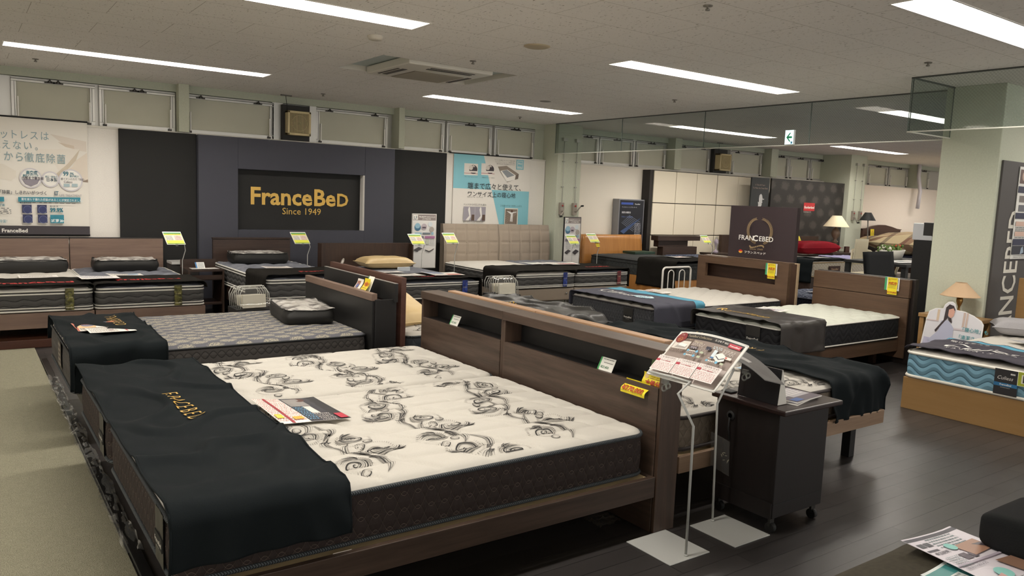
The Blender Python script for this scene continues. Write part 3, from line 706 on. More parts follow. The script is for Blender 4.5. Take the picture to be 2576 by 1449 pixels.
def scrolls(t, hz, B, x0, dx, y0, dy, drift=.04, fringe=True, xlim=None):
    g = G(); X0, X1, Y0, Y1 = B; rr = random.Random(3); c = 0; x = x0
    while x < X1+.1:
        y = y0+(c % 2)*dy*.5; k = 0
        while y < Y1+.1:
            sg = 1 if (k+c) % 2 else -1; px, py = x+drift*math.sin(y*5+c), y
            for pts, w, gr in motif(rr, sg):
                P_ = [(px+a, py+b) for a, b in pts]
                P_ = [p for p in P_ if X0+.03 < p[0] < X1-.03 and Y0+.03 < p[1] < Y1-.03]
                if len(P_) > 3: stroke(g, P_, w, inkg if gr else ink, hz)
            if fringe:   # short hatch marks around the big curls
                for cx, cy, r in ((sg*.085, .058, .072), (-sg*.08, -.063, .064)):
                    for q in range(40):
                        a = q*2*PI/40*.75+(0 if sg > 0 else PI*.7); p = [(px+cx+math.cos(a)*(r+j*.0055), py+cy+math.sin(a)*(r+j*.0055)) for j in (0, 1, 2)]
                        if all(X0+.03 < u < X1-.03 and Y0+.03 < v_ < Y1-.03 for u, v_ in p): stroke(g, p, .0009, inkg, hz, .0014, False)
            y += dy; k += 1
        x += dx; c += 1
    part('scroll_print', t, g, 'black and grey scroll print')
scrolls(m1, hz1, (.5, 2.5, 2.4, 3.6), .70, .48, 2.50, .27, .06); scrolls(m2, hz2, (.5, 2.5, 3.62, 4.57), .78, .48, 3.68, .27, .06)
def brandtab(t, x, yc, w, z0, z1, s='FranceBed', m=satin):
    g = G(); P = flatP((x, yc+w/2, z0), (0, -w, 0), (0, 0, z1-z0)); g.grid(lambda a, b: P(a, b, .001*math.sin(a*9)), 6, 6, m)
    g.box(x-.004, x+.0, yc-w*.45, yc+w*.45, z0+(z1-z0)*.30, z0+(z1-z0)*.55, black)
    draw(g, flatP((x-.0045, yc+w*.42, z0+(z1-z0)*.36), (0, -w*.84, 0), (0, 0, w*.2)), w*.84, w*.2, [('t', s, 0.02, .1, fit(s, .96, 4.2, .02), 'd8d4cc', .02), ('b', .3, -.35, .4, 1, .25, 'b8b4ac')])
    part('brand_tab', t, g, 'satin tab with the maker name')
brandtab(m1, .487, 2.56, .12, .29, .47); brandtab(m2, .487, 3.78, .12, .29, .47)
g = G(); g.face([(1.0, 2.383, .27), (1.07, 2.383, .27), (1.035, 2.38, .235)], mat('d9cfc4', .5)); part('care_label', m1, g, 'white folded care label')
th, sf1, hh = throw('throw', 'large black throw across the foot of the nearest twin bed with gold lettering', 'X', .475, 1.055, 2.40, 4.57, .513, .17, .14, throw_blk, .010, 2.0, .008, na=90, nc=300)
g = G(); draw(g, P_top(sf1, .735, .17+1.42, (.01, -.53), (.09, .01)), .53, .09, spaced('FRACEBED', 1.15, gold, -.005, .1)); part('lettering', th, g, 'gold embroidered lettering')

# ---- second bed from the front (grey medallion mattress)
t = frame('bed', 'charcoal bed frame with a wood lipped headboard under the grey medallion mattress', (.55, 2.32, 4.97, 6.16), (.2, .275), mat('2f2c2a', .5), .025, [(.75, 5.2), (.75, 5.95)], None, .2)
g = G(); g.box(2.322, 2.34, 4.9, 6.175, 0, .745, blackm); g.box(2.34, 2.5, 4.88, 4.9, 0, .755, blackm); g.box(2.34, 2.5, 6.155, 6.175, 0, .755, blackm); g.box(2.341, 2.47, 4.901, 6.154, .71, .73, blackm); part('head_box', t, g, bevel=.002)
g = G(); g.box(2.318, 2.36, 4.9, 6.175, .746, .797, w_greige if False else wood('greige_lip', '6a564b', '8a7466', 'Y', sc=10)); part('wood_lip', t, g, 'greige wood lip', bevel=.003)
g = G(); g.box(2.476, 2.5, 4.86, 6.16, .735, .866, blackm); g.box(2.476, 2.5, 4.86, 6.16, .866, .869, greyp); part('back_board', t, g, bevel=.001)
mA, hzA = mattress('mattress', 'grey mattress with beige leaf medallions, black pillow bag on it', (.50, 2.31, 4.95, 6.17), .28, .535, tp_A, sd_A, [(0, .007, mat('171a1c')), (.012, .008, cord)], q_diam(.15, .093), .007, .02)
th, sfA, hh = throw('throw', 'black throw folded over the foot of the grey medallion mattress', 'X', .485, 1.0, 4.95, 6.17, .548, .24, .15, throw_blk, .009, 5, .008, na=36, nc=90)
g = G(); draw(g, P_top(sfA, .80, .24+1.02, (.0, -.5), (.08, 0)), .5, .08, spaced('FRACEBED', 1.15, gold, -.005, .1)); part('lettering', th, g, 'gold embroidered lettering')
g = G(); draw(g, flatP((.486, 5.6, .33), (0, -.17, 0), (0, 0, .17)), .17, .17, [('r', 0, 0, 1, 1, '2a211c'), ('r', .1, .1, .8, .8, '8b8378'), ('r', .18, .18, .64, .64, '3a2f28'), ('b', .25, .62, .5, 3, .17, 'b5ab9b')]); part('brand_tab', mA, g, 'dark framed maker label')
def leaflet(label, cs, z, ops, back='efeae2', group='price leaflets lying on the beds', name='leaflet', curl=.004, cat='leaflet', lift=.003):
    c = [Vector((a, b, z)) for a, b in cs]     # TL, TR, BR, BL
    Wd = (c[1]-c[0]).length; Hd = (c[3]-c[0]).length
    def P(x, y, d):
        p = (c[3]*(1-x)+c[2]*x)*(1-y)+(c[0]*(1-x)+c[1]*x)*y
        return p+Vector((0, 0, lift+d+curl*math.sin(x*3+y*2)+curl*(abs(x-.5)*2)**3))
    return sheet(name, label, cat, P, Wd, Hd, ops, back, 6, .0003, .0012, group=group)
table_ops = [('r', .0, .0, .46, 1, 'ece6de'), ('r', .46, 0, .54, 1, '36343a'), ('r', .86, 0, .14, 1, '1f1d20'), ('r', .2, .0, .035, 1, '9c2430'), ('r', .55, .55, .28, .38, '8a8580'), ('r', .6, .6, .2, .15, '4b3f3a'), ('b', .02, .9, .17, 12, .07, 'b0413f'), ('b', .25, .9, .18, 12, .07, 'b0413f'), ('r', .05, .3, .1, .12, 'e8cf4a'), ('r', .3, .12, .12, .12, 'e0a93a'),
             ('b', .5, .45, .34, 6, .075, '5f9fc4'), ('b', .5, .49, .34, 5, .09, 'c9c4bd'), ('r', .87, .02, .11, .16, 'b8263c')]
leaflet('price leaflet with a dark picture half lying on the nearest mattress at the throw edge', [(1.08, 3.56), (1.36, 3.50), (1.37, 3.08), (1.08, 3.13)], .508, [('r', 0, .55, 1, .45, '36343a'), ('r', 0, .88, 1, .12, '1f1d20')] and
        [('r', .42, 0, .58, 1, '35333a'), ('r', .84, 0, .16, 1, '1f1d20'), ('r', .44, .62, .3, .34, '8f8a86'), ('c', .66, .9, .08, '5b3a30'), ('r', .6, .3, .12, .3, 'ddd8d0'), ('b', .44, .55, .15, 9, .06, '6fa9cc'), ('b', .6, .25, .22, 5, .06, 'c9c4bd'), ('r', .16, 0, .04, 1, '9c2430'), ('b', .01, .95, .14, 15, .062, 'b9605c', .3), ('b', .21, .95, .19, 15, .062, 'b9605c', .3), ('r', .03, .18, .1, .14, 'e8d24a'), ('r', .24, .1, .14, .1, 'e0a93a'), ('r', .86, .02, .12, .2, 'b8263c')])
leaflet('cream and orange price leaflet on the throw of the grey medallion mattress', [(.57, 5.70), (.86, 5.77), (.80, 5.42), (.58, 5.40)], .564, [('r', 0, 0, .06, 1, 'b5573b'), ('r', .06, .3, .42, .7, 'dcb887'), ('c', .3, .62, .14, '6f6a80'), ('r', .5, .6, .22, .4, '7487a6'), ('r', .74, .5, .2, .5, 'b4583c'), ('b', .08, .25, .8, 3, .09, '8a7f74'), ('b', .1, .9, .3, 3, .09, 'a33f2c')])
leaflet('white price leaflet overlapping the cream one on the medallion mattress throw', [(.62, 5.44), (.88, 5.50), (.89, 5.27), (.63, 5.28)], .570, [('b', .04, .85, .6, 8, .11, '8d8780'), ('r', .45, .3, .1, .14, '6b3f3f'), ('r', .8, .1, .04, .8, 'a8323a')])
# black pillow bags
def pillow_bag(name, label, c, L, Wd, H, rot, group='black pillow bags on the beds'):
    t = thing(name, label, 'pillow bag', c, group); ca, sa = math.cos(rot), math.sin(rot)
    def T(x, y, z): return (c[0]+x*ca-y*sa, c[1]+x*sa+y*ca, c[2]+z)
    def sh(a, b):   # rounded slab shell
        u = a*2*PI; v = b; e = .28
        cx_ = math.copysign(abs(math.cos(u))**e, math.cos(u)); cy_ = math.copysign(abs(math.sin(u))**e, math.sin(u))
        k = 1-.06*(1-math.sin(PI*v))+.02*mnoise.noise(Vector((u*2, v*3, c[0])))
        sag = .10*(abs(cx_)**3)*(abs(cy_)**3)
        return T(cx_*L/2*k, cy_*Wd/2*k, H*(v*(.82+sag))+.015*v*mnoise.noise(Vector((u*3, 1, c[1]))))
    bagm = mat('131210', .55, name='black_nonwoven'); g = G(); g.grid(sh, 56, 8, bagm)
    g.face([sh(k/56, 0) for k in range(56)], bagm); part('bag_side', t, g)
    g = G()
    def tp(a, b):
        x, y = (a*2-1), (b*2-1); m_ = max(abs(x), abs(y))
        x2, y2 = x*math.sqrt(1-y*y*.06), y*math.sqrt(1-x*x*.06)
        return T(x2*L/2*.965, y2*Wd/2*.965, H*(.82+.10*(abs(x)*abs(y))**3+.2*(1-m_**3))+.012*mnoise.noise(Vector((a*6, b*6, c[0]))))
    wm, nt, b_ = newmat('white_under_film', .18, .8); v, x, y, z = uvw(nt, 'Object'); n = nz(nt, v, 9, 3); n2 = nz(nt, v, 40, 2)
    nt.links.new(mixc(nt, clampx((n-.5)*9), 'c9c5be', '7f7b78'), b_.inputs['Base Color']); bump(nt, b_, n2+n, .008, .8)
    g.grid(tp, 20, 14, wm); part('clear_top', t, g, 'clear film top showing the white pillow')
    g = G(); g.tube([sh(k/56, 1) for k in range(56)], .006, bagm, 5, True); part('piping', t, g)
    return t
pillow_bag('pillow_bag', 'black pillow bag with clear top on the grey medallion mattress', (2.08, 5.62, .535), .38, .62, .12, -.12)
# stock for later: soft pillows
def pillow(name, label, c, L, Wd, H, rot, m, tilt=0, group=None, cat='pillow'):
    M_ = Matrix.Translation(c) @ Matrix.Rotation(rot, 4, 'Z') @ Matrix.Rotation(tilt, 4, 'X')
    g = G()
    for s in (1, -1):
        def f(a, b):
            x, y = a*2-1, b*2-1; k = max(0, (1-x**4)*(1-y**4))**.5
            px = x*L/2*(1-.10*(1-abs(y)**3)*abs(x)**3); py = y*Wd/2*(1-.14*(1-abs(x)**3)*abs(y)**3)
            return M_ @ Vector((px, py, s*H/2*k*(1+.1*mnoise.noise(Vector((a*5, b*5, c[0]))))+s*.001))
        g.grid(f, 22, 16, m, flip=(s < 0))
    o = g.build(name); tag(o, label, cat, group)
    g = G(); e = [(-1+2*q/16, -1) for q in range(16)]+[(1, -1+2*q/16) for q in range(16)]+[(1-2*q/16, 1) for q in range(16)]+[(-1, 1-2*q/16) for q in range(16)]
    g.tube([M_ @ Vector((x*L/2*(1-.10*(1-abs(y)**3)*abs(x)**3), y*Wd/2*(1-.14*(1-abs(x)**3)*abs(y)**3), 0)) for x, y in e], .004, m, 5, True); part('seam_piping', o, g)
    return o

# ---- bed behind the charcoal headboard (brown back board, white mattress, cream pillow, satin throw)
t = frame('bed', 'brown bed frame standing back to back with the charcoal headboard', (2.58, 4.46, 4.97, 6.16), (.18, .265), w_brnX, .025, [(4.3, 5.2), (4.3, 5.9)], None, .18)
g = G(); g.box(2.535, 2.575, 4.88, 6.18, 0, .905, wood('brown_head', '4a2f26', '63443a', 'Y')); part('head_panel', t, g, bevel=.003)
g = G(); g.box(2.531, 2.5345, 4.93, 4.99, .79, .83, mat('e2e0d8', .5)); g.box(2.529, 2.5305, 4.95, 4.975, .8, .82, mat('2f8a5a', .5)); part('price_sticker', t, g, 'small white and green sticker')
mF, hzF = mattress('mattress', 'white mattress with faint scroll print and slate border, cream pillow on it', (2.62, 4.48, 4.93, 6.2), .27, .50, tp_white, sd_F, [(0, .008, cord), (.012, .008, cord)], q_brick(.3, .125), .012, .03)
scrolls(mF, hzF, (2.62, 4.48, 4.93, 6.2), 2.9, .48, 5.0, .27, fringe=False)
pillow('pillow', 'cream satin pillow leaning behind the brown headboard, partly hidden', (2.80, 5.45, .60), .42, .62, .15, 0.1, cream, .3)
th, sfF, hh = throw('throw', 'dark satin throw with gold script, rumpled, behind the long walnut headboard', 'X', 3.82, 4.51, 4.93, 6.22, .52, .2, .15, satin, .016, 8, .008, na=60, nc=130)
g = G(); draw(g, P_top(sfF, 3.98, .2+1.02, (0, -.5), (.08, 0)), .5, .08, [('t', 'RoyalSleep', 0, .1, fit('RoyalSleep', 1, 6.2), gold, 0, .35)]); part('lettering', th, g, 'gold script lettering')

# ---- bed with the pale headboard behind the front one, scroll mattresses, black throw at its far foot
def e_unit(Y0, Y1, lab, lg):
    t = frame('bed', lab, (2.79, 4.63, Y0, Y1), (.205, .288), w_paleX, .025, lg, black, .204)
    g = G(); g.box(2.725, 2.785, Y0+.08 if Y0 < 3 else Y0, Y1, 0, .848, w_pale); part('head_panel', t, g, bevel=.004)
    return t
e_unit(2.455, 3.555, 'pale cherry bed frame on black legs beside the dark bedside cabinet', [(4.42, 2.55), (4.42, 3.45)])
e_unit(3.565, 4.56, 'pale cherry bed frame joined beyond the one beside the bedside cabinet', [(4.42, 3.7), (4.42, 4.45)])
pipeE = [(0, .010, mat('2a2220', .7)), (.014, .010, mat('2a2220', .7))]
mE, hzE = mattress('mattress', 'white scroll print mattress with taupe border behind the bedside cabinet', (2.81, 4.61, 2.50, 3.52), .292, .50, tp_white, sd_E, pipeE, q_brick(.3, .125), .014, .02)
mE2, hzE2 = mattress('mattress', 'white scroll print mattress beyond the one behind the bedside cabinet', (2.81, 4.61, 3.57, 4.53), .292, .50, tp_white, sd_E, pipeE, q_brick(.3, .125), .014, .03)
scrolls(mE, hzE, (2.81, 4.61, 2.5, 3.52), 3.0, .48, 2.58, .27); scrolls(mE2, hzE2, (2.81, 4.61, 3.57, 4.53), 3.0, .48, 3.66, .27, fringe=False)
th, sfE, hh = throw('throw', 'black throw hanging in folds over the foot of the pale cherry twin bed', 'X', 4.08, 4.66, 2.50, 4.53, .515, .235, .15, throw_blk, .013, 11, .014, na=40, nc=130)
g = G(); draw(g, P_top(sfE, 4.5, .235+.75, (0, .6), (-.08, 0)), .6, .08, spaced('FRANCEBED', 1.1, gold, -.005, .1)); part('lettering', th, g, 'gold embroidered lettering')
leaflet('blue and white leaflet on the scroll mattress beside the black throw of the cherry bed', [(3.85, 3.0), (4.05, 3.05), (4.05, 2.8), (3.85, 2.78)], .508, [('r', 0, .55, 1, .4, '8fb4cc'), ('b', .05, .45, .9, 4, .1, '9c9690')])

# ---- bed with the slot headboard (grey and teal printed throw)
t = frame('bed', 'brown bed frame with a slotted headboard, in front of the dark maker sign', (5.34, 7.3, 5.12, 6.29), (.06, .27), w_dk, .03, [], None, None)
X0, X1 = 7.302, 7.35; g = G(); Ya, Yb = 5.07, 6.34
g.box(X0, X1, Ya, Yb, .1, .66, w_brn); g.box(X0, X1, Ya, Yb, .815, .90, w_brn); g.box(X0, X1, Ya, 5.23, .66, .815, w_brn); g.box(X0, X1, 6.22, Yb, .66, .815, w_brn)
part('head_panel', t, g); g = G(); g.box(X1, X1+.1, Ya, Ya+.03, 0, .895, w_brnS); g.box(X1, X1+.1, Yb-.03, Yb, 0, .895, w_brnS); g.box(X1+.08, X1+.1, Ya+.03, Yb-.03, .1, .895, w_dkY); g.box(X1, X1+.08, Ya+.03, Yb-.03, .64, .66, w_dkY); g.box(X1, X1+.1, Ya+.031, Yb-.031, .896, .905, w_brn)
part('shelf_niche', t, g, 'dark niche behind the slot'); g = G(); g.box(X1+.101, X1+.135, Ya-.01, Yb, 0, .905, mat('b49d80', .5)); part('back_board', t, g, 'pale raw edge of the back board')
mC, hzC = mattress('mattress', 'white mattress with grey scale stitched border in front of the slotted headboard', (5.30, 7.28, 5.10, 6.31), .285, .53, tp_white, sd_C, [(0, .007, mat('3a3638')), (.012, .008, mat('6a6a6c'))], q_diam(.24, .16, .3), .032, .025)
th, sfC, hh = throw('throw', 'grey and teal printed throw with white lettering over the white mattress foot', 'X', 5.29, 5.99, 5.10, 6.31, .545, .235, .15, fabric('violet_grey_cotton', '45454f', '4b4b55', .8, 200, .2), .003, 14, .003, na=50, nc=130)
g = G(); tl = mat('4f93ac', .8); g.grid(lambda a, b: sfC(5.82+.17*a+.05*math.sin(b*4+1.5)*(1-a), b*1.6, .006), 12, 120, tl)
draw(g, P_top(sfC, 5.52, .235+1.12, (0, -.85), (.16, 0)), .85, .16, [('t', 'Culiess', .05, .2, fit('Culiess', .6, 5.3), 'e8e6e0', 0, .3), ('t', 'キュリエス・エージー', .12, -.1, .22, 'd8d6d0'), ('c', .78, .6, .5, 'c9dbe0', 1.6), ('b', .72, .7, .2, 4, .18, '4f93ac')])
part('print', th, g, 'teal stripe and white lettering')
brandtab(mC, 5.284, 5.42, .13, .32, .48)
leaflet('cream price leaflet beside the teal stripe of the printed throw', [(6.1, 6.05), (6.3, 6.1), (6.3, 5.8), (6.1, 5.75)], .538, [('r', .0, .85, .9, .1, 'a8323a'), ('b', .05, .75, .8, 6, .11, 'a89f92')])
# ---- bed with the plain brown headboard (black border, satin throw)
t = frame('bed', 'brown bed frame with a plain sloping headboard against the large pillar', (5.68, 7.6, 3.96, 4.90), (.13, .255), w_brnX, .025, [(7.4, 4.1), (5.95, 4.1), (5.95, 4.75)], w_brnS, .13)
g = G(); g.box(7.601, 7.625, 3.90, 4.955, .06, .66, w_brn); g.box(7.601, 7.65, 3.90, 4.955, .665, .845, w_brn); part('head_panel', t, g, bevel=.004)
g = G(); g.box(7.652, 7.72, 3.87, 4.95, 0, .85, mat('241c19', .5)); part('back_board', t, g, bevel=.004)
mD, hzD = mattress('mattress', 'ivory quilted mattress with black wave border in front of the plain brown headboard', (5.65, 7.59, 3.95, 4.91), .262, .505, tp_white2, sd_D, [(0, .007, pv), (.012, .007, pv)], q_diam(.28, .2, .3), .035, .025)
th, sfD, hh = throw('throw', 'dark satin throw with gold script over the ivory mattress foot', 'X', 5.63, 6.27, 3.95, 4.91, .52, .27, .15, satin_br, .006, 17, .007, na=50, nc=120)
g = G(); draw(g, P_top(sfD, 5.78, .27+.82, (0, -.55), (.12, 0)), .55, .12, [('t', 'RoyalSleep', 0, .1, fit('RoyalSleep', 1, 4.6), gold, 0, .35)]); part('lettering', th, g, 'gold script lettering')
brandtab(mD, 5.634, 4.22, .15, .27, .47)
leaflet('pale price leaflet beside the gold script throw', [(6.3, 4.75), (6.55, 4.8), (6.55, 4.5), (6.3, 4.45)], .512, [('b', .05, .85, .85, 8, .1, '8a8fa5'), ('b', .05, .5, .4, 3, .1, 'b0584a')])
# ---- navy damask mattress beyond
t = frame('bed', 'dark bed frame beyond the slotted headboard under the navy mattress', (8.02, 9.9, 4.32, 5.9), (.12, .25), w_dk, .03, [], None, None)
mattress('mattress', 'navy damask mattress glimpsed between the two brown headboards', (8.0, 9.9, 4.3, 5.9), .26, .50, tp_nav, sd_nav, [(0, .007, mat('1a2030')), (.012, .007, pv)], q_diam(.3), .01, .06)
leaflet('pinkish leaflet on the navy damask mattress', [(8.3, 5.5), (8.6, 5.5), (8.6, 5.1), (8.3, 5.1)], .505, [('b', .1, .85, .8, 8, .1, 'a85a66')])

# ---- beds against the window wall
def lt_strip(t, xc, y, z0, z1, c1, c2, s, w=.07):
    g = G(); m, nt, b = newmat('foil_strip', .3, .6); v, x, yy, z = uvw(nt, 'Object'); n = nz(nt, v, 30, 3)
    nt.links.new(mixc(nt, clampx((n-.4)*4), c1, c2), b.inputs['Base Color']); bump(nt, b, n, .01, .8)
    P = flatP((xc-w/2, y, z0), (w, 0, 0), (0, 0, z1-z0)); g.grid(lambda a, q: P(a, q, .0), 2, 4, m)
    draw(g, P, w, z1-z0, [('t', s, .12, .55, fit(s, .76, w/(z1-z0)), 'd9cfa0'), ('t', 'FranceBed', .08, .1, fit('FranceBed', .84, w/(z1-z0), .03), 'e6e0c8', .03)]); part('label_strip', t, g, 'shiny label strip')
GR = 'mattresses with white double piping by the window wall'
def wall_frame(label, X0, X1, Y0, Y1, z0, z1, m, hb, legs=()):
    return frame('bed', label, (X0, X1, Y0, Y1), (z0, z1), m, .025, legs, chrome, None)
w_gx = w_greige
for k, (a, b_) in enumerate(((.02, 1.0), (1.01, 1.985))):
    t = frame('bed', 'greige oak bed frame under the white topped mattress at the left edge' if k == 0 else 'greige oak bed frame under the slate mattress left of the low bedside table', (a, b_, 8.03, 9.97), (.165, .305), w_gx, .025, [(a+.1, 8.3), (b_-.1, 8.3)], black, .164)
    g = G(); g.box(a, b_, 9.975, 10.03, 0, .845, w_gx); g.box(a, b_, 9.975, 10.04, .846, .857, mat('2a2523', .5)); part('head_panel', t, g, bevel=.002)
mL, _ = mattress('mattress', 'white topped mattress with charcoal wavy border at the left edge', (.03, .99, 8.05, 9.95), .31, .535, tp_white, sd_lt, lt2, q_diam(.3), .02, .04, group=GR)
mR, _ = mattress('mattress', 'slate topped mattress with charcoal wavy border and olive strip, second from the left', (1.02, 1.98, 8.05, 9.95), .31, .535, tp_lt, sd_lt, lt2, q_diam(.3), .03, .04, group=GR)
lt_strip(mL, .80, 8.028, .32, .52, '3d3c1c', '77733a', 'LT-5500'); lt_strip(mR, 1.73, 8.028, .32, .52, '3d3c1c', '77733a', 'LT-5500')
GT = 'charcoal throws on the beds by the window wall'
th, sfa, _ = throw('throw', 'charcoal throw with red lettering on the white topped mattress at the left edge', 'Y', 8.04, 8.62, .03, .99, .548, .1, .06, throw_cz, .0025, 21, .003, GT, 24, 50)
g = G(); draw(g, P_top(sfa, 8.16, .1+.2, (0, .62), (.14, 0)), .62, .14, [('t', 'FranceBed', 0, .1, fit('FranceBed', 1, 4.4, .03), red, .03)]); part('lettering', th, g, 'red lettering')
th, sfb, _ = throw('throw', 'charcoal throw with red lettering on the slate mattress second from the left', 'Y', 8.04, 8.62, 1.02, 1.98, .548, .06, .06, throw_cz, .0025, 23, .003, GT, 24, 50)
g = G(); draw(g, P_top(sfb, 8.2, .06+.2, (0, .58), (.14, 0)), .58, .14, [('t', 'FranceBed', 0, .1, fit('FranceBed', 1, 4.1, .03), red, .03)]); part('lettering', th, g, 'red lettering')
pillow_bag('pillow_bag', 'black pillow bag with white top on the white topped mattress, at the left frame edge', (.55, 9.55, .535), .78, .42, .14, .03)
pillow_bag('pillow_bag', 'flat black pillow bag on the slate mattress second from the left', (1.50, 9.55, .53), .66, .4, .13, -.02)
leaflet('white leaflet bridging the two mattresses at the left', [(.9, 8.5), (1.25, 8.48), (1.25, 8.22), (.92, 8.2)], .575, [('b', .05, .85, .9, 7, .11, '8d90a5')])
leaflet('white leaflet on the slate mattress above the red lettering', [(1.22, 8.95), (1.55, 8.95), (1.55, 8.68), (1.25, 8.68)], .54, [('b', .05, .85, .9, 7, .11, '9a9690'), ('r', .6, .6, .3, .3, '8fb0d0')])
leaflet('white leaflet beside the throw on the leftmost mattress', [(.45, 8.95), (.78, 8.95), (.78, 8.7), (.45, 8.7)], .545, [('b', .05, .85, .9, 7, .11, '9a9690')])
# middle single bed
t = frame('bed', 'wenge bed frame in front of the gold lettered panel, black pillow bag on its mattress', (2.5, 3.44, 7.72, 9.69), (.2, .355), w_dk, .025, [], None, None)
g = G(); g.box(2.49, 3.44, 9.70, 9.74, 0, .862, w_dk); g.box(2.485, 3.445, 9.69, 9.75, .863, .878, w_dk); part('head_panel', t, g, bevel=.002)
mM, _ = mattress('mattress', 'slate topped mattress in front of the gold lettered panel', (2.5, 3.43, 7.7, 9.68), .36, .61, tp_lt, sd_lt, lt2, q_diam(.3), .03, .04, group=GR)
th, sfm, _ = throw('throw', 'charcoal throw with red lettering hanging low over the left side of the middle slate mattress', 'Y', 7.70, 8.35, 2.5, 3.43, .624, .26, .1, throw_cz, .003, 25, .005, GT, 26, 60)
g = G(); draw(g, P_top(sfm, 7.9, .26+.42, (0, .5), (.14, 0)), .5, .14, [('t', 'FranceBed', 0, .1, fit('FranceBed', 1, 3.6, .03), red, .03)]); part('lettering', th, g, 'red lettering')
pillow_bag('pillow_bag', 'black pillow bag with white top against the middle dark headboard', (2.92, 9.35, .61), .66, .42, .13, -.03)
leaflet('pale leaflet on the middle slate mattress at the throw', [(2.72, 8.62), (3.02, 8.62), (3.02, 8.38), (2.72, 8.38)], .62, [('b', .05, .85, .9, 7, .11, 'a0908a')])
# third bed (beige pillow)
t = frame('bed', 'wide wenge bed frame with a plain dark headboard, beige pillow on its mattress', (3.74, 4.97, 7.6, 9.38), (.18, .325), w_dk, .025, [], None, None)
g = G(); g.box(3.72, 4.98, 9.39, 9.43, 0, .83, w_dkZ); g.box(3.70, 3.72, 9.3, 9.43, 0, .83, w_dkZ); g.box(4.98, 5.0, 9.3, 9.43, 0, .825, w_dkZ); part('head_panel', t, g, bevel=.002)
m3, _ = mattress('mattress', 'flat slate mattress with a blue strip and beige pillow by the window wall', (3.75, 4.96, 7.57, 9.37), .33, .54, tp_lt, sd_lt, [(0, .008, pv), (-.024, .007, pv), (.01, .008, pv)], None, 0, .06, group=GR)
lt_strip(m3, 4.74, 7.548, .34, .53, '1c2a6a', '3a50a0', 'LT-7700')
th, sf3, _ = throw('throw', 'charcoal throw on the slate mattress with the blue strip and beige pillow', 'Y', 7.56, 8.15, 3.75, 4.96, .552, .1, .25, throw_cz, .003, 27, .005, GT, 22, 60)
g = G(); draw(g, P_top(sf3, 7.75, .1+.45, (0, .4), (.1, 0)), .4, .1, [('t', 'FranceBed', 0, .1, fit('FranceBed', 1, 4, .03), red, .03)]); part('lettering', th, g, 'red lettering')
pillow('pillow', 'beige satin pillow on the slate mattress by the plain dark headboard', (4.40, 8.95, .62), .68, .42, .15, -.05, cream)
g = G(); g.box(4.42, 4.58, 8.60, 8.63, .535, .585, mat('dfe6ea', .5)); tag(g.build('price_card'), 'small pale card propped against the beige satin pillow', 'price card')
leaflet('pale leaflet in front of the beige satin pillow', [(4.0, 8.5), (4.35, 8.5), (4.35, 8.3), (4.0, 8.3)], .55, [('b', .05, .85, .9, 6, .12, '9aa0a8')])
leaflet('white leaflet on the left part of the throw by the blue strip', [(3.95, 8.05), (4.35, 8.05), (4.35, 7.78), (3.97, 7.78)], .566, [('b', .05, .85, .9, 7, .11, '99938c')])
leaflet('red and blue leaflet on the right part of the throw by the blue strip', [(4.45, 8.1), (4.88, 8.05), (4.83, 7.7), (4.45, 7.74)], .568, [('r', .05, .5, .5, .45, '7d8ca8'), ('r', .5, .1, .45, .35, 'b4503f'), ('b', .05, .4, .4, 3, .11, '99938c')])
# taupe upholstered twin bed
for k, (a, b_) in enumerate(((5.70, 6.665), (6.67, 7.64))):
    t = thing('bed', 'taupe upholstered bed frame with tufted headboard, left one of the pair' if k == 0 else 'taupe upholstered bed frame with tufted headboard, right one touching the pillar side', 'bed', ((a+b_)/2, 8.8, 0))
    g = G(); r_ = .04; g.box(a, b_, 7.88, 9.68, .175, .345, leather); part('base', t, g, bevel=.02)
    for lx, ly in ((a+.06, 7.98), (b_-.06, 7.98)):
        g = G(); g.lathe([(0, 0), (.018, 0), (.018, .01), (.014, .015), (.014, .175)], (lx, ly, 0), chrome, 12); part('leg', t, g)
    g = G(); g.lathe([(0, 0), (.014, 0), (.012, .006), (0, .008)], (0, 0, 0), chrome, 12); g.v = [(b_-.14+x, 7.868-z, .27+y) for x, y, z in g.v]; part('badge', t, g)
    def hb(u, v, a=a, b_=b_):
        x = a+(b_-a)*u; z = .2+.885*v; cu, cv = u*5, v*5.2+.35
        du = abs(cu-round(cu)); dv = abs(cv-round(cv)); puff = min(1, du/.10)**.5*min(1, dv/.10)**.5
        if u < .02 or u > .98: puff *= .3
        return (x, 9.70+.07*(v-.5)**2*2-.016*puff-.02*math.sin(PI*v), z)
    g = G(); g.grid(hb, 60, 50, leather); g.box(a, b_, 9.735, 9.80, .2, 1.085, leather); hbp = part('headboard', t, g)
    for i_ in range(1, 5):
        for j in range(1, 5):
            g = G(); v_ = (j-.35)/5.2+.0; p = hb(i_/5, v_); g.lathe([(0, -.012), (.012, -.004), (.012, 0)], (0, 0, 0), leather, 8); nn = 24; q = g.v[-nn:]; g.v[-nn:] = [(p[0]+x, p[1]+.004+z, p[2]+y) for x, y, z in q]; part('button', hbp, g)
mT1, _ = mattress('mattress', 'white topped mattress with blue strip on the taupe upholstered bed', (5.70, 6.66, 7.86, 9.66), .355, .56, tp_white, sd_lt, [(0, .008, pv), (-.024, .007, pv), (.01, .008, pv), (.03, .006, pv)], None, 0, .06, group=GR)
mT2, _ = mattress('mattress', 'slate mattress with dark red strip on the taupe upholstered bed', (6.68, 7.63, 7.86, 9.66), .355, .56, tp_lt, sd_lt, [(0, .008, pv), (-.024, .007, pv), (.01, .008, pv), (.03, .006, pv)], q_diam(.3), .015, .05, group=GR)
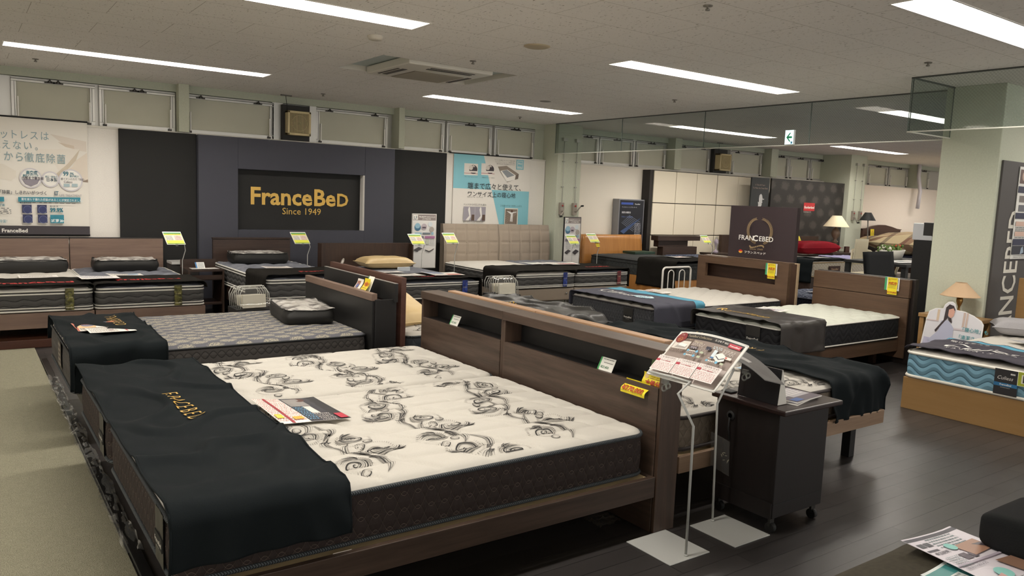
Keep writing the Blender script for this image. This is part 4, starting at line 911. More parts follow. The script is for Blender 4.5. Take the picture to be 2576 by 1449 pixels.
lt_strip(mT1, 6.47, 7.838, .365, .55, '1c2a6a', '3a50a0', 'LT-7700'); lt_strip(mT2, 7.43, 7.838, .365, .55, '5a1a20', '8a3438', 'LT-9900')
throw('throw', 'charcoal throw hanging low over the left side of the taupe bed', 'Y', 7.86, 8.6, 5.70, 6.66, .574, .27, .05, throw_cz, .003, 31, .006, GT, 26, 60)
th, sft, _ = throw('throw', 'charcoal throw on the right mattress of the taupe bed', 'Y', 7.86, 8.6, 6.68, 7.63, .574, .04, .25, throw_cz, .003, 33, .005, GT, 26, 60)
g = G(); draw(g, P_top(sft, 8.1, .04+.4, (0, .4), (.1, 0)), .4, .1, [('t', 'FranceBed', 0, .1, fit('FranceBed', 1, 4, .03), red, .03)]); part('lettering', th, g, 'red lettering')
leaflet('white leaflet on the taupe bed, the larger right one', [(6.75, 8.75), (7.3, 8.7), (7.15, 8.35), (6.7, 8.4)], .592, [('b', .05, .85, .9, 7, .11, 'a8a098'), ('r', .3, .1, .6, .3, 'a8505a')])
leaflet('pale green leaflet on the taupe bed, the smaller left one', [(6.4, 8.8), (6.72, 8.78), (6.72, 8.5), (6.42, 8.5)], .592, [('b', .05, .85, .9, 5, .15, '7f9a8f')])
# honey wood bed with thick dark mattress
t = frame('bed', 'honey coloured wood bed frame with a curved back, under the thick dark mattress', (8.49, 9.68, 7.8, 9.72), (.16, .385), w_honey, .03, [], None, None)
g = G(); g.grid(lambda u, v: (8.42+1.33*u+.03*math.sin(v*3)*(1 if u > .5 else -1), 9.80-.13*math.sin(PI*(u))*.3-.05*(1-v), .1+.84*v), 20, 10, w_honey); g.grid(lambda u, v: (8.42+1.33*u+.03*math.sin(v*3)*(1 if u > .5 else -1), 9.83-.13*math.sin(PI*(u))*.3-.05*(1-v), .1+.84*v), 20, 10, w_honey, flip=True); part('head_panel', t, g, solid=.012)
mN, _ = mattress('mattress', 'thick dark grey mattress on the honey wood bed', (8.5, 9.67, 7.78, 9.68), .39, .64, tp_dk, sd_dk, [(0, .008, black), (-.05, .006, black)], q_diam(.12), .006, .04)
throw('throw', 'plain charcoal throw covering the foot of the thick dark mattress', 'Y', 7.76, 8.55, 8.5, 9.67, .655, .4, .2, throw_cz, .006, 36, .006, GT, 26, 60)
leaflet('white leaflet on the thick dark mattress', [(9.0, 8.5), (9.35, 8.5), (9.35, 8.25), (9.0, 8.25)], .672, [('b', .05, .85, .9, 6, .12, 'a8a098'), ('r', .5, .5, .4, .3, 'b0504a')])
g = G(); g.box(9.15, 9.62, 9.3, 9.6, .64, .68, mat('1f3a2c', .5)); tag(g.build('flat_box', bevel=.004), 'flat dark green box at the head of the thick dark mattress', 'box')
# dark headboard with ledge and its bed
t = frame('bed', 'wenge bed frame with a ledged headboard in front of the cream padded panels', (9.98, 11.05, 7.9, 9.68), (.16, .36), w_dk, .03, [], None, None)
g = G(); g.box(9.93, 11.02, 9.55, 9.72, .85, .935, w_dk); g.box(10.0, 10.75, 9.6, 9.72, .74, .849, w_dk); g.box(10.1, 10.98, 9.58, 9.72, 0, .74, w_dk); part('head_panel', t, g, bevel=.002)
mattress('mattress', 'dark navy mattress in front of the ledged headboard', (10.0, 11.03, 7.9, 9.56), .37, .62, tp_nav, sd_dk, [(0, .008, black)], None, 0, .08)
t = thing('bedside_table', 'dark bedside table with a small wrapped ornament by the cream panels', 'bedside table', (11.45, 9.5, 0))
g = G(); g.box(11.2, 11.75, 9.3, 9.7, .6, .63, w_dk); part('top', t, g); g = G(); g.box(11.22, 11.73, 9.32, 9.7, 0, .599, w_dkZ); part('body', t, g)
t = thing('ornament', 'small wrapped white and purple ornament on the far dark bedside table', 'ornament', (11.35, 9.45, .631))
g = G(); g.lathe([(0, 0), (.05, 0), (.045, .03), (.012, .06), (.012, .12), (.03, .16), (.045, .2), (.03, .24), (0, .26)], (11.35, 9.45, .631), mat('b9a9c0', .3), 12); part('vase', t, g); g = G(); g.lathe([(0, 0), (.09, 0), (.03, .08), (.05, .2), (.02, .3)], (11.35, 9.45, .632), film, 9); part('wrapping', t, g, 'clear wrapping')
t = frame('bed', 'dark bed frame half hidden behind the maker sign', (11.9, 12.15, 8.4, 9.68), (.2, .36), w_dk, .03, [], None, None)
g = G(); g.box(11.84, 13.0, 9.72, 9.8, 0, .95, w_dkZ); part('head_panel', t, g)

# ------------------------------------------------------------------ wall displays
def board(name, label, cat, q, m, bev=.003):
    g = G(); g.box(*q, m); return tag(g.build(name, bevel=bev), label, cat)
board('wall_display', 'tall black wall board left of the dark blue maker panel', 'display', (1.54, 2.385, 10.03, 10.095, .0, 2.11), mat('1d1d1c', .85))
board('wall_display', 'tall black wall panel right of the dark blue maker panel', 'panel', (5.025, 5.91, 10.03, 10.095, .0, 2.11), mat('1d1d1c', .85))
t = thing('maker_display', 'dark blue boxed wall panel with gold lettering in its black niche', 'panel', (3.7, 10.0, 0))
g = G()
for q in ((2.39, 2.86, 0, 2.105), (4.57, 5.02, 0, 2.105), (2.861, 4.569, 0, .96), (2.861, 4.569, 1.72, 2.105)): g.box(q[0], q[1], 9.95, 10.09, q[2], q[3], navyc)
part('surround', t, g, bevel=.002)
g = G(); g.box(2.861, 4.569, 10.05, 10.09, .961, 1.719, mat('161615', .7)); part('back_plate', t, g, 'black niche back')
g = G(); g.box(4.545, 4.5695, 9.951, 10.049, .962, 1.718, mat('b9b5ae', .5)); g.box(4.5447, 4.5449, 9.951, 10.049, .962, 1.718, white); part('edge_strip', t, g, 'pale edge strip')
gm = mat('c9a24c', .3, .35, name='gold_letters')
g = G(); P = flatP((3.03, 10.049, 1.285), (1.36, 0, 0), (0, 0, .3)); sz = .98
w1 = text_geo('France', .025)[2]; w2 = text_geo('Be', .025)[2]; w3 = text_geo('D', .025)[2]*.78; k_ = (1.36/.3-.12)/(w1+w2+w3)
draw(g, P, 1.36, .3, [('t', 'France', 0, .01, k_, gm, .025), ('t', 'Be', (w1*k_+.03)*.3/1.36, .01, k_, gm, .025), ('t', 'D', ((w1+w2)*k_+.05)*.3/1.36, .01, k_*.78, gm, .025)], .004)
part('lettering', t, g, 'gold maker lettering')
g = G(); draw(g, flatP((3.45, 10.049, 1.15), (.53, 0, 0), (0, 0, .13)), .53, .13, [('t', 'Since 1949', 0, .1, fit('Since 1949', 1, 4.08), gm)], .003); part('lettering', t, g, 'smaller gold date lettering')
# big poster at the left
PX0, PX1, PZ0, PZ1 = -.62, 1.222, .885, 2.15
def q1(x, y): return ((.36+.862*x/1045-PX0)/(PX1-PX0), 1-(y-(15+.06*x))/(1395-15-.06*x))
def ch(s, x, y, h, c, b=0): u, v = q1(x, y); return ('t', s, u, v, h/1345/.88, c, b, 0, .82)
ops = []
def poly(c, *p): ops.append(('p', [q1(*a) for a in p], c))
def rct(x0, y0, x1, y1, c): poly(c, (x0, y1), (x1, y1), (x1, y0), (x0, y0))
poly('ddd3c6', (600, 215), (1030, 300), (1030, 420), (900, 400), (800, 370)); poly('cfc0ae', (690, 310), (880, 350), (885, 385), (780, 365)); poly('e6dfd3', (430, 390), (950, 390), (860, 560), (690, 640), (640, 560), (450, 470)); poly('c9bda9', (950, 390), (900, 520), (690, 740), (660, 680), (800, 560)); poly('ddd2c3', (900, 520), (1035, 430), (1040, 770), (940, 775), (760, 660), (850, 600)); poly('8f7f70', (960, 770), (1040, 740), (1040, 778)); poly('e3dccf', (-300, 600), (60, 570), (200, 650), (200, 720), (150, 765), (-300, 700))
tc = '86a0a6'
for s_, x_ in zip('マットレスは', (-80, 30, 135, 250, 365, 485)): ops.append(ch(s_, x_, 262+.04*x_, 100, tc))
for s_, x_ in zip('洗えない。', (-65, 50, 170, 290, 420)): ops.append(ch(s_, x_, 385+.04*x_, 100, tc))
for s_, x_ in zip('だから徹底除菌', (-70, 68, 190, 300, 425, 545, 668)): ops.append(ch(s_, x_, 520+.045*x_, 105, tc))
for cx, cy, r in ((365, 733, 122), (590, 745, 98), (830, 755, 138)):
    u, v = q1(cx, cy); ops += [('c', u, v, r/1345*.96, 'cfcbcf', .96), ('c', u, v, (r-16)/1345*.96, 'eeebe4', .96)]
poly('8d8790', (262, 745), (470, 745), (440, 800), (365, 832), (300, 805))
for a in (('高密度', 312, 685, 42, '35707f', .02), ('連続スプリング', 275, 712, 24, '35707f', .02), ('内部まで衛生的', 262, 745, 34, '4a4550', .02), ('安心・安全の', 530, 722, 22, '35707f', .01), ('日本製', 540, 766, 42, '4a5a66', .01), ('99', 740, 700, 62, '35707f', .03), ('.9%', 815, 690, 36, '35707f', .02), ('菌が減少！', 818, 715, 24, '35707f', .01), ('銀イオンの力で「除菌」', 712, 748, 26, '4a4550', 0), ('Culiess', 745, 785, 34, '4a4550', 0), ('「除菌」しきれいがつづく', -10, 915, 44, '3a4048', .01), ('LIFE TREATMENT', 690, 943, 33, '8d8a90', 0)): ops.append(ch(a[0], a[1], a[2], a[3], a[4], a[5]))
rct(632, 885, 642, 930, '5a6a78'); rct(632, 922, 660, 932, '5a6a78'); rct(646, 885, 680, 893, '3d6f80'); rct(660, 893, 668, 932, '3d6f80')
rct(745, 795, 815, 830, 'a8bcc0'); rct(840, 795, 910, 830, 'a8bcc0')
for x0_, x1_ in ((215, 940), (-200, 60)):
    rct(x0_, 955, x1_, 1010, '2f8396')
ops.append(ch('菌を減らす優れた機能があることが実証されました。', 250, 992, 29, 'e8efee', .01))
for x0_, y0_ in ((255, 1045), (428, 1045), (260, 1160), (432, 1160)):
    rct(x0_, y0_, x0_+110, y0_+97, '2c3156'); u, v = q1(x0_+62, y0_+58); ops += [('c', u, v, .033, '7d87a8', .96), ('c', u, v, .0305, '333a66', .96)]
ops += [ch('99.9%', 575, 1128, 60, '1f6d80', .04), ch('最大減少率', 575, 1068, 18, '3a4048', .01), ch('●抗菌性試験', 228, 1030, 22, '3a5a66', .01)]
rct(575, 1162, 735, 1260, '2f8396'); ops += [ch('2時間 20g', 585, 1245, 34, 'eef4f4', .04), ch('除菌！', 0, 1255, 34, '2f8396', 0), ch('機能', 5, 1062, 28, '35707f', .02)]
u, v = q1(375, 1022); ops.append(('b', u, v, .24, 1, .01, '5a5a5a'))
u, v = q1(-180, 1090); ops.append(('b', u, v, .14, 4, .014, '6a6a6a'))
ops.append(('r', 0, 0, 1, .075, '3a3539')); ops.append(('t', 'FranceBed', (.375-PX0)/(PX1-PX0), .018, .045, 'e2ded6', .03))
t = thing('wall_poster', 'large pale poster with teal lettering and a pillow picture at the left edge', 'poster', (.3, 10.08, .885))
g = G(); P = lambda x, y, d: Vector((PX0+(PX1-PX0)*x, 10.078-d, PZ0+(PZ1-PZ0)*y))
g.grid(lambda a, b: P(a, b, 0), 14, 10, mat('e9e4da', .6), True); draw(g, P, PX1-PX0, PZ1-PZ0, ops, .0004, 14); part('printed_sheet', t, g)
for z_, r_ in ((2.153, .009), (.878, .011)):
    g = G(); g.tube([(PX0-.01, 10.075, z_), (PX1+.005, 10.075, z_)], r_, black, 8); part('hanging_bar', t, g)
# aqua poster
AX0, AX1, AZ0, AZ1 = 6.06, 7.50, .9, 2.118
def q2(x, y): yt = 40+.075*(x-110); return ((6.06+1.44*(x-110)/1470-AX0)/(AX1-AX0), (2.118-(y-yt)*1.04/(1390-yt)-AZ0)/(AZ1-AZ0))
ops = []
def poly(c, *p): ops.append(('p', [q2(*a) for a in p], c))
def txt(s, x0, x1, y, c, b=0): u0, v = q2(x0, y); u1, _ = q2(x1, y); ops.append(('t', s, u0, v, fit(s, u1-u0, 1.44/1.218, b), c, b))
aq = '86c3cf'
poly(aq, (110, 705), (815, 733), (655, 82), (112, 40)); poly(aq, (822, 735), (1560, 765), (1560, 1800), (1090, 1800))
for x in (300, 612):
    poly('e8e2da', (x, 450), (x+250, 460), (x+250, 240), (x, 225)); poly('a23a44', (x, 418), (x+250, 432), (x+250, 424), (x, 410)); u, v = q2(x+165, 345); ops += [('c', u, v, .055, '3a3338', 1.1), ('c', u-.03, v+.02, .03, 'd8d0c6', 1)]; poly('e8e2da', (x+80, 405), (x+248, 410), (x+248, 378), (x+80, 372)); poly('c9c0b6', (x+140, 300), (x+200, 300), (x+160, 240))
poly('6f6358', (925, 290), (1090, 275), (1335, 430), (1325, 520), (1110, 585), (980, 400)); poly('8d8073', (925, 290), (1090, 275), (1335, 430), (1270, 460), (1105, 350), (970, 370)); poly('f0ece4', (970, 370), (1105, 345), (1275, 455), (1260, 540), (1100, 578)); poly('8f9498', (1000, 375), (1095, 350), (1250, 455), (1110, 500))
poly(aq, (1278, 345), (1425, 350), (1425, 165), (1278, 158)); poly('eeeae2', (1298, 325), (1405, 330), (1405, 185), (1298, 180)); poly(aq, (1306, 318), (1398, 322), (1398, 195), (1306, 190))
txt('PRO', 1312, 1392, 250, 'eeeae2', .03); txt('WALL', 1308, 1396, 312, 'eeeae2', .03)
txt('端まで広々と使えて、', 365, 1385, 705, '33383c', .003); txt('ワンサイズ上の寝心地', 365, 1285, 855, '33383c', .003); txt('プロウォール・マットレス', 358, 655, 885, '4a4a4a', 0)
txt('マットレスの端をフランスベッド独自の技術', 850, 1250, 168, '6a6560'); txt('「コールドキュアフォーム」一体成型で強化', 850, 1245, 205, '6a6560'); txt('端が沈み込まず有効面積が広がります', 893, 1245, 242, '6a6560')
txt('プロ・ウォールマットレス', 300, 540, 490, '4a5a60'); txt('一般的なマットレス（当社比）', 612, 862, 503, '4a5a60'); txt('ベッドからの立上りも楽々', 298, 722, 1035, '4a4a4a'); txt('２台並べてもつぎ目しっかり', 985, 1410, 1050, '3d5a62'); txt('端がしっかりしているので安定感も抜群。', 300, 685, 1370, '3a3a3a', .01)
poly('9d98a0', (300, 1330), (710, 1338), (715, 1065), (305, 1060)); poly('c0bcc0', (508, 1332), (514, 1332), (518, 1062), (512, 1062))
for x in (0, 210): poly('e9e6e0', (340+x*1.0, 1335), (370+x, 1290), (410+x, 1240), (385+x, 1120), (400+x, 1065), (420+x, 1080), (430+x, 1180), (435+x, 1260), (400+x, 1335)); poly('5a463a', (445+x*.95, 1330), (505+x*.95, 1330), (505+x*.95, 1215), (455+x*.95, 1215))
poly('d8d4c8', (1075, 1395), (1345, 1400), (1340, 1085), (1080, 1080)); poly('77695c', (1090, 1385), (1325, 1388), (1328, 1105), (1092, 1100))
for k in range(6): poly('94867a', (1090, 1380-k*45), (1096, 1385-k*45), (1326, 1180-k*14), (1326, 1172-k*14))
poly('e6e4e0', (1185, 1340), (1200, 1200), (1130, 1150), (1120, 1138), (1215, 1160), (1310, 1150), (1312, 1162), (1240, 1180), (1235, 1345), (1215, 1340), (1212, 1240), (1203, 1340)); u, v = q2(1218, 1140); ops.append(('c', u, v, .018, '5b4438'))
t = thing('wall_poster', 'aqua and white poster above the taupe headboard', 'poster', (6.8, 10.08, .9))
g = G(); P = lambda x, y, d: Vector((AX0+(AX1-AX0)*x, 10.08-d, AZ0+(AZ1-AZ0)*y))
g.grid(lambda a, b: P(a, b, 0), 12, 8, mat('e9e4db', .6), True); draw(g, P, 1.44, 1.218, ops, .0004, 12); part('printed_sheet', t, g)
g = G(); g.tube([(5.98, 10.078, 2.125), (7.5, 10.078, 2.125)], .008, black, 8); part('hanging_bar', t, g)
# information boards with mattress data
def info(label, x0, x1, y, z0, z1, model, rim):
    t = thing('information_board', label, 'information board', ((x0+x1)/2, y, 0)); w, h = x1-x0, z1-z0
    g = G(); g.box(x0-.012, x1+.012, y+.001, y+.025, z0-.012, z1+.012, rim); part('frame', t, g, bevel=.002)
    g = G(); g.grid(lambda a, b: (x0+w*a, y, z0+h*b), 1, 1, mat('dcdad6', .4))
    draw(g, flatP((x0, y, z0), (w, 0, 0), (0, 0, h)), w, h, [('r', 0, .89, 1, .11, '8a7f7c'), ('r', .01, .9, .2, .095, 'e6e3dc'), ('r', .05, .91, .02, .06, '4a6a72'), ('r', .05, .91, .08, .01, '4a6a72'), ('r', .13, .925, .03, .05, '4a6a72'), ('t', '寝心地が選べるマットレス', .26, .945, fit('寝心地が選べるマットレス', .7, w/h, .02), 'f2efe8', .03), ('t', model, .4, .905, .035, 'f2efe8', .01),
        ('c', .2, .76, .068, '46708a', 1), ('c', .2, .79, .05, '8fb3c4', 1.1), ('c', .48, .77, .06, 'b5aab0', 1), ('r', .4, .74, .16, .03, '4a4048'), ('c', .75, .82, .045, 'd0d8dc', 1), ('c', .82, .72, .05, 'a8a098', 1), ('r', .08, .63, .3, .03, '8fb3c4'), ('r', .42, .63, .34, .03, '6f7a82'), ('r', .8, .62, .1, .05, '8fb3c4'),
        ('r', .05, .55, .42, .045, '77707a'), ('r', .52, .55, .44, .045, 'a86f98'), ('r', .57, .44, .14, .09, 'c2c6b8'), ('b', .1, .52, .3, 7, .02, '8a8a8a'), ('b', .75, .52, .2, 6, .02, '8a8a8a'), ('p', [(.05, .34), (.22, .31), (.44, .36), (.26, .39)], '4a4648'), ('p', [(.05, .34), (.22, .31), (.22, .295), (.05, .325)], '2f2c2e'), ('p', [(.54, .34), (.72, .31), (.93, .36), (.74, .39)], 'dedad2' if rim != blackm else '3a3638'), ('p', [(.54, .34), (.72, .31), (.93, .36), (.93, .345), (.72, .29), (.54, .325)], '3a3638'), ('r', 0, .27, 1, .002, 'a8a49e')], .0004)
    part('printed_face', t, g)
    g = G(); g.box(x0+.02, x1-.02, y-.08, y+.12, 0, .012, blackm); g.box((x0+x1)/2-.015, (x0+x1)/2+.015, y+.026, y+.046, .012, z1-.1, blackm); part('stand', t, g, bevel=.002)
info('white information board with grey header beside the plain dark headboard', 5.10, 5.46, 9.52, .48, 1.215, 'LT-7700 PW', mat('c9c6c0', .5))
info('black rimmed information board in front of the pillar with the crank boxes', 7.74, 8.06, 9.45, .4, 1.22, 'LT-9900 PW', blackm)
# dark blue product poster in a frame
t = thing('framed_poster', 'dark blue framed poster beside the cream padded panels', 'poster', (9.6, 9.95, .75))
g = G(); g.box(9.32, 9.93, 9.93, 10.09, .76, 1.55, mat('8d8d92', .4, .5)); part('frame', t, g, bevel=.004); x0, w, h = 9.34, .57, .75
g = G(); g.grid(lambda a, b: (x0+w*a, 9.928, .78+h*b), 1, 1, mat('161821', .3)); draw(g, flatP((x0, 9.928, .78), (w, 0, 0), (0, 0, h)), w, h, [('r', .05, .9, .5, .05, '3a55a8'), ('t', 'FranceBed', .62, .905, .04, 'e8e8ea', .02), ('t', 'マッスルトレーニングセンターの', .08, .83, .032, 'd0d0d6'), ('t', '良質な睡眠を', .08, .7, .05, 'e8e8ea', .01), ('t', 'アスリートの寝心地', .08, .6, .04, '6f8ad0')]+
    [('p', [(.1+k*.04, .48+k*.025), (.6+k*.04, .28+k*.03), (.6+k*.04, .288+k*.03), (.1+k*.04, .488+k*.025)], '8a93a8') for k in range(8)]+[('p', [(.05, .28), (.9, .6), (.5, .38), (.2, .22)], '3a4f78'), ('p', [(.3, .1), (.45, .2), (.65, .18), (.7, .05), (.35, 0)], '4f77a8'), ('b', .65, .45, .25, 8, .035, 'c8c8d0'), ('c', .88, .12, .09, 'a82834', .8), ('c', .1, .1, .05, '3a4f78')], .0005); part('printed_face', t, g)
# cream padded wall panels
t = thing('padded_panels', 'cream padded wall panels with dark joints behind the ledged headboard', 'wall panels', (11.5, 9.98, 0))
g = G(); g.box(10.0, 13.0, 9.90, 10.085, 0, 2.085, mat('2b2724', .7)); part('dark_backing', t, g)
xs = [10.075, 10.65, 11.2, 11.77, 12.39, 12.98]; zs = [.02, .93, 1.505, 2.08]; padm = fabric('cream_panel_cloth', 'e6dcc6', 'ece2cd', .9, 200, .2)
for a, b_ in zip(xs, xs[1:]):
    for c, d in zip(zs, zs[1:]):
        g = G(); gx = .006 if a != 11.77 else .02; g.box(a+gx, b_-.006, 9.875, 9.8995, c+.007, d-.007, padm); part('pad', t, g, bevel=.005)
# portrait poster and damask board
t = thing('portrait_poster', 'narrow dark poster with a pale profile of a man, left of the damask board', 'poster', (12.7, 9.6, 0))
g = G(); g.box(12.44, 12.985, 9.60, 9.63, .3, 2.07, mat('2e3131', .7)); part('board', t, g)
g = G(); P = flatP((12.44, 9.599, 1.3), (.545, 0, 0), (0, 0, .77)); pc = 'c8c8c6'
draw(g, P, .545, .77, [('t', 'It Takes 80 Years', .2, .80, fit('It Takes 80 Years', .55, .7), 'a08a7c'), ('t', 'To Make the Finest Beds', .08, .72, fit('To Make the Finest Beds', .84, .7), 'a08a7c'), ('p', [(.42, .28), (.47, .22), (.52, .15), (.55, .24), (.63, .32), (.62, .36), (.66, .38), (.64, .42), (.66, .47), (.62, .56), (.55, .6), (.47, .56), (.45, .48), (.46, .4)], pc), ('p', [(.40, .40), (.44, .28), (.49, .12), (.52, .12), (.5, .25), (.46, .38)], pc), ('r', .64, .455, .1, .02, pc), ('b', .35, .08, .3, 1, .02, '8a8a8a')], .001)
part('printed_face', t, g)
dmk, nt, b = newmat('damask_board', .5, .3); v, x, y, z = uvw(nt, 'Object')
fx = X.m('FRACT', x/.42+X.m('FLOOR', z/.26)*.5)-.5; fz = X.m('FRACT', z/.26)-.5; e = pw((fx*fx)*7.0+(fz*fz)*5.0, .5); n = nz(nt, v, 28, 5, None, .75)
nt.links.new(mixc(nt, clampx((X.m('SUBTRACT', 1.0, e)*1.3-.15+(n-.5)*2.2)*2), '2d2b29', '46423e'), b.inputs['Base Color'])
t = thing('damask_board', 'tall dark damask board with a small red sign behind the red pillow', 'board', (14.3, 9.6, 0))
g = G(); g.box(13.03, 15.54, 9.58, 9.62, 0, 2.075, dmk); part('board', t, g)
g = G(); draw(g, flatP((14.13, 9.579, 1.465), (.38, 0, 0), (0, 0, .165)), .38, .165, [('r', 0, 0, 1, 1, 'b02a2c'), ('t', 'Slumberland', .04, .3, fit('Slumberland', .92, 2.3, .02), 'f0ece4', .02)], .002); draw(g, flatP((14.13, 9.579, 1.43), (.38, 0, 0), (0, 0, .03)), .38, .03, [('t', 'United Kingdom 1919', .02, .1, .95, 'c8c4bc')], .001); part('sign', t, g, 'red sign with white lettering')
# dark maker sign with wreath
t = thing('maker_sign', 'dark brown free standing sign with a gold wreath behind the slotted headboard', 'sign', (7.53, 5.6, 0))
dbr = mat('33272a', .7); g = G(); g.box(7.5, 7.56, 5.155, 6.06, .02, 1.51, dbr); part('panel', t, g, bevel=.003)
g = G(); g.box(7.5, 7.62, 5.25, 5.3, 0, .02, black); g.box(7.5, 7.62, 5.9, 5.95, 0, .02, black); part('foot', t, g)
g = G(); P = flatP((7.4995, 6.06, .956), (0, -.905, 0), (0, 0, .482)); wr = '9c8560'; ops = []
for sd in (1, -1):
    pts = []
    for k in range(26):
        a = -PI*.42+k*PI*.86/25; cx = .5+sd*.165*math.cos(a); cy = .535+.30*math.sin(a)+.02; pts.append((cx, cy))
    for k, (cx, cy) in enumerate(pts[:-1]):
        nx, ny = pts[k+1][0]-cx, pts[k+1][1]-cy; L = math.hypot(nx, ny); nx /= L; ny /= L
        for s2 in (1, -1):
            dx, dy = nx*.03-ny*s2*.022, ny*.045+nx*s2*.03
            ops.append(('p', [(cx, cy), (cx+dx*.5-ny*.008, cy+dy*.5+nx*.008), (cx+dx, cy+dy), (cx+dx*.5+ny*.008, cy+dy*.5-nx*.008)], wr))
for k in range(14): a = k*PI/13; ops.append(('c', .5+.10*math.cos(a), .20+.03*math.sin(a*2), .018, wr, .8))
ops += [('t', 'Since 1949', .40, .115, fit('Since 1949', .2, 1.37), wr), ('t', 'FRAN', .215, .335, .165, 'f0ede6', .01, 0, .78), ('t', 'C', .435, .33, .19, 'f0ede6', .03, 0, .85), ('t', 'EBED', .53, .335, .165, 'f0ede6', .01, 0, .78), ('c', .265, .055, .042, 'c8332c'), ('p', [(.265+.03*math.cos(a), .055+.042*math.sin(a)) for a in [PI+k*PI/10 for k in range(11)]], 'e8b83a'), ('t', 'フランスベッド', .32, .025, fit('フランスベッド', .33, 1.37, .01), 'f0ede6', .015)]
draw(g, P, .905, .66, ops, .0006); part('printed_face', t, g, 'gold wreath and white lettering')
# pillar banner with vertical lettering
t = thing('pillar_banner', 'dark vertical banner with large pale upright lettering on the big pillar', 'banner', (8.15, 3.22, 0))
g = G(); g.box(7.70, 8.70, 3.215, 3.233, .02, 2.01, mat('464240', .7)); part('board', t, g, bevel=.003)
g = G(); P = lambda x, y, d: Vector((8.215-.29*y, 3.2145-d, .0+1.47*x+.1)); s_ = 'FRANCEBED'
draw(g, P, 1.47, .29, [('t', s_, 0, .02, fit(s_, 1, 5.07, .01), 'cfcbbf', .012, 0, 1)], .002)
for k in range(1, len(g.v)): pass
lo = min(v_[0] for v_ in g.v); hi = max(v_[0] for v_ in g.v); g.v = [(8.215-(hi-v_[0])/(hi-lo)*.29, v_[1], v_[2]) for v_ in g.v]
part('lettering', t, g, 'large pale lettering')
g = G(); P = flatP((8.03, 3.205, 1.11), (.5, 0, 0), (0, 0, .86)); g.box(8.03, 8.53, 3.206, 3.212, 1.11, 1.97, mat('dcdad4', .4))
draw(g, P, .5, .86, [('r', .03, .82, .94, .15, '5a4038'), ('c', .2, .9, .05, 'b59a8a'), ('r', .0, .72, 1, .07, '1a1c3c'), ('r', .1, .62, .3, .07, '6f6662'), ('r', .1, .52, .3, .07, '5f5f66'), ('r', 0, .44, 1, .065, '1a1c3c'), ('r', .05, .36, .6, .05, 'c8a898'), ('b', .06, .34, .5, 3, .018, '3a3a3a'), ('r', .05, .25, .6, .05, 'c8a898'), ('b', .06, .23, .5, 3, .018, '3a3a3a'), ('r', 0, .15, 1, .07, '1a1c3c'), ('r', 0, .05, 1, .095, '151626'), ('p', [(.35, .05), (.5, .07), (.45, .14), (.38, .12)], '8fa0b0'), ('b', .1, .03, .5, 2, .015, '6a6a6a')], .0004)
part('pinned_sheet', t, g, 'pale sheet with dark blue bands')

# ------------------------------------------------------------------ price stands
def price_stand(label, bx, by, kz, zl, card, yellow=True, tagy=False, hh=.9, extra=None):
    cx, cz = card; t = thing('price_stand', label, 'price stand', (bx, by, 0), 'wire price stands by the window wall')
    g = G(); g.box(bx-.04, bx+.04, by-.1, by+.14, 0, .004, steel); part('base_plate', t, g)
    g = G(); g.tube([(bx, by, .004), (bx, by, zl), (bx+.03, by-.01, kz), (cx+.09, by-.1, cz-.065), (cx-.02, by-.11, cz-.07)], .005, mat('c8c8c4', .4), 6); part('pole', t, g)
    u = Vector((.19, 0, -.0)); v_ = Vector((-.035, .09, .135)); o = Vector((cx-.09, by-.12, cz-.07)); P = flatP(o, u, v_)
    g = G(); g.grid(lambda a, b: P(a, b, 0), 1, 1, mat('f0efe6', .3)); g.grid(lambda a, b: P(a, b, -.003), 1, 1, mat('f0efe6', .3), flip=True)
    draw(g, P, .19, .165, [('r', .03, .83, .94, .1, '4f9a4a'), ('r', .03, .03, .94, .8, 'dfe04a'), ('r', .05, .32, .9, .4, 'ece6d8'), ('b', .07, .78, .85, 1, .06, '8a6a3a'), ('b', .08, .62, .35, 4, .09, '5a5a58'), ('b', .55, .62, .36, 4, .09, 'b0483a'), ('r', .03, .05, .94, .03, '4f9a4a')], .0006)
    pc_ = part('price_card', t, g, 'yellow and green price card')
    g = G(); g.tube([tuple(P(.5+.06*math.cos(a), -.08+.05*math.sin(a), .0)) for a in [k*PI/5 for k in range(10)]], .004, acry, 5, True); g.box(*[q for c_, d_ in zip(P(.5, .0, 0), (.012, .008, .01)) for q in (c_-d_, c_+d_)], acry); part('clip', pc_, g, 'clear clip')
    if extra:
        P2 = flatP(o+Vector((.12, -.005, -.07)), Vector((.07, 0, 0)), Vector((-.015, .03, .09))); g = G(); g.grid(lambda a, b: P2(a, b, 0), 1, 1, mat('e8d62a', .4)); g.grid(lambda a, b: P2(a, b, -.001), 1, 1, mat('e8d62a', .4), flip=True); draw(g, P2, .07, .09, [('t', '大処分', .1, .55, .25, 'b03424', .02), ('b', .1, .3, .8, 2, .12, 'a08a2a')], .0006); part('sale_tag', t, g, 'yellow sale tag')
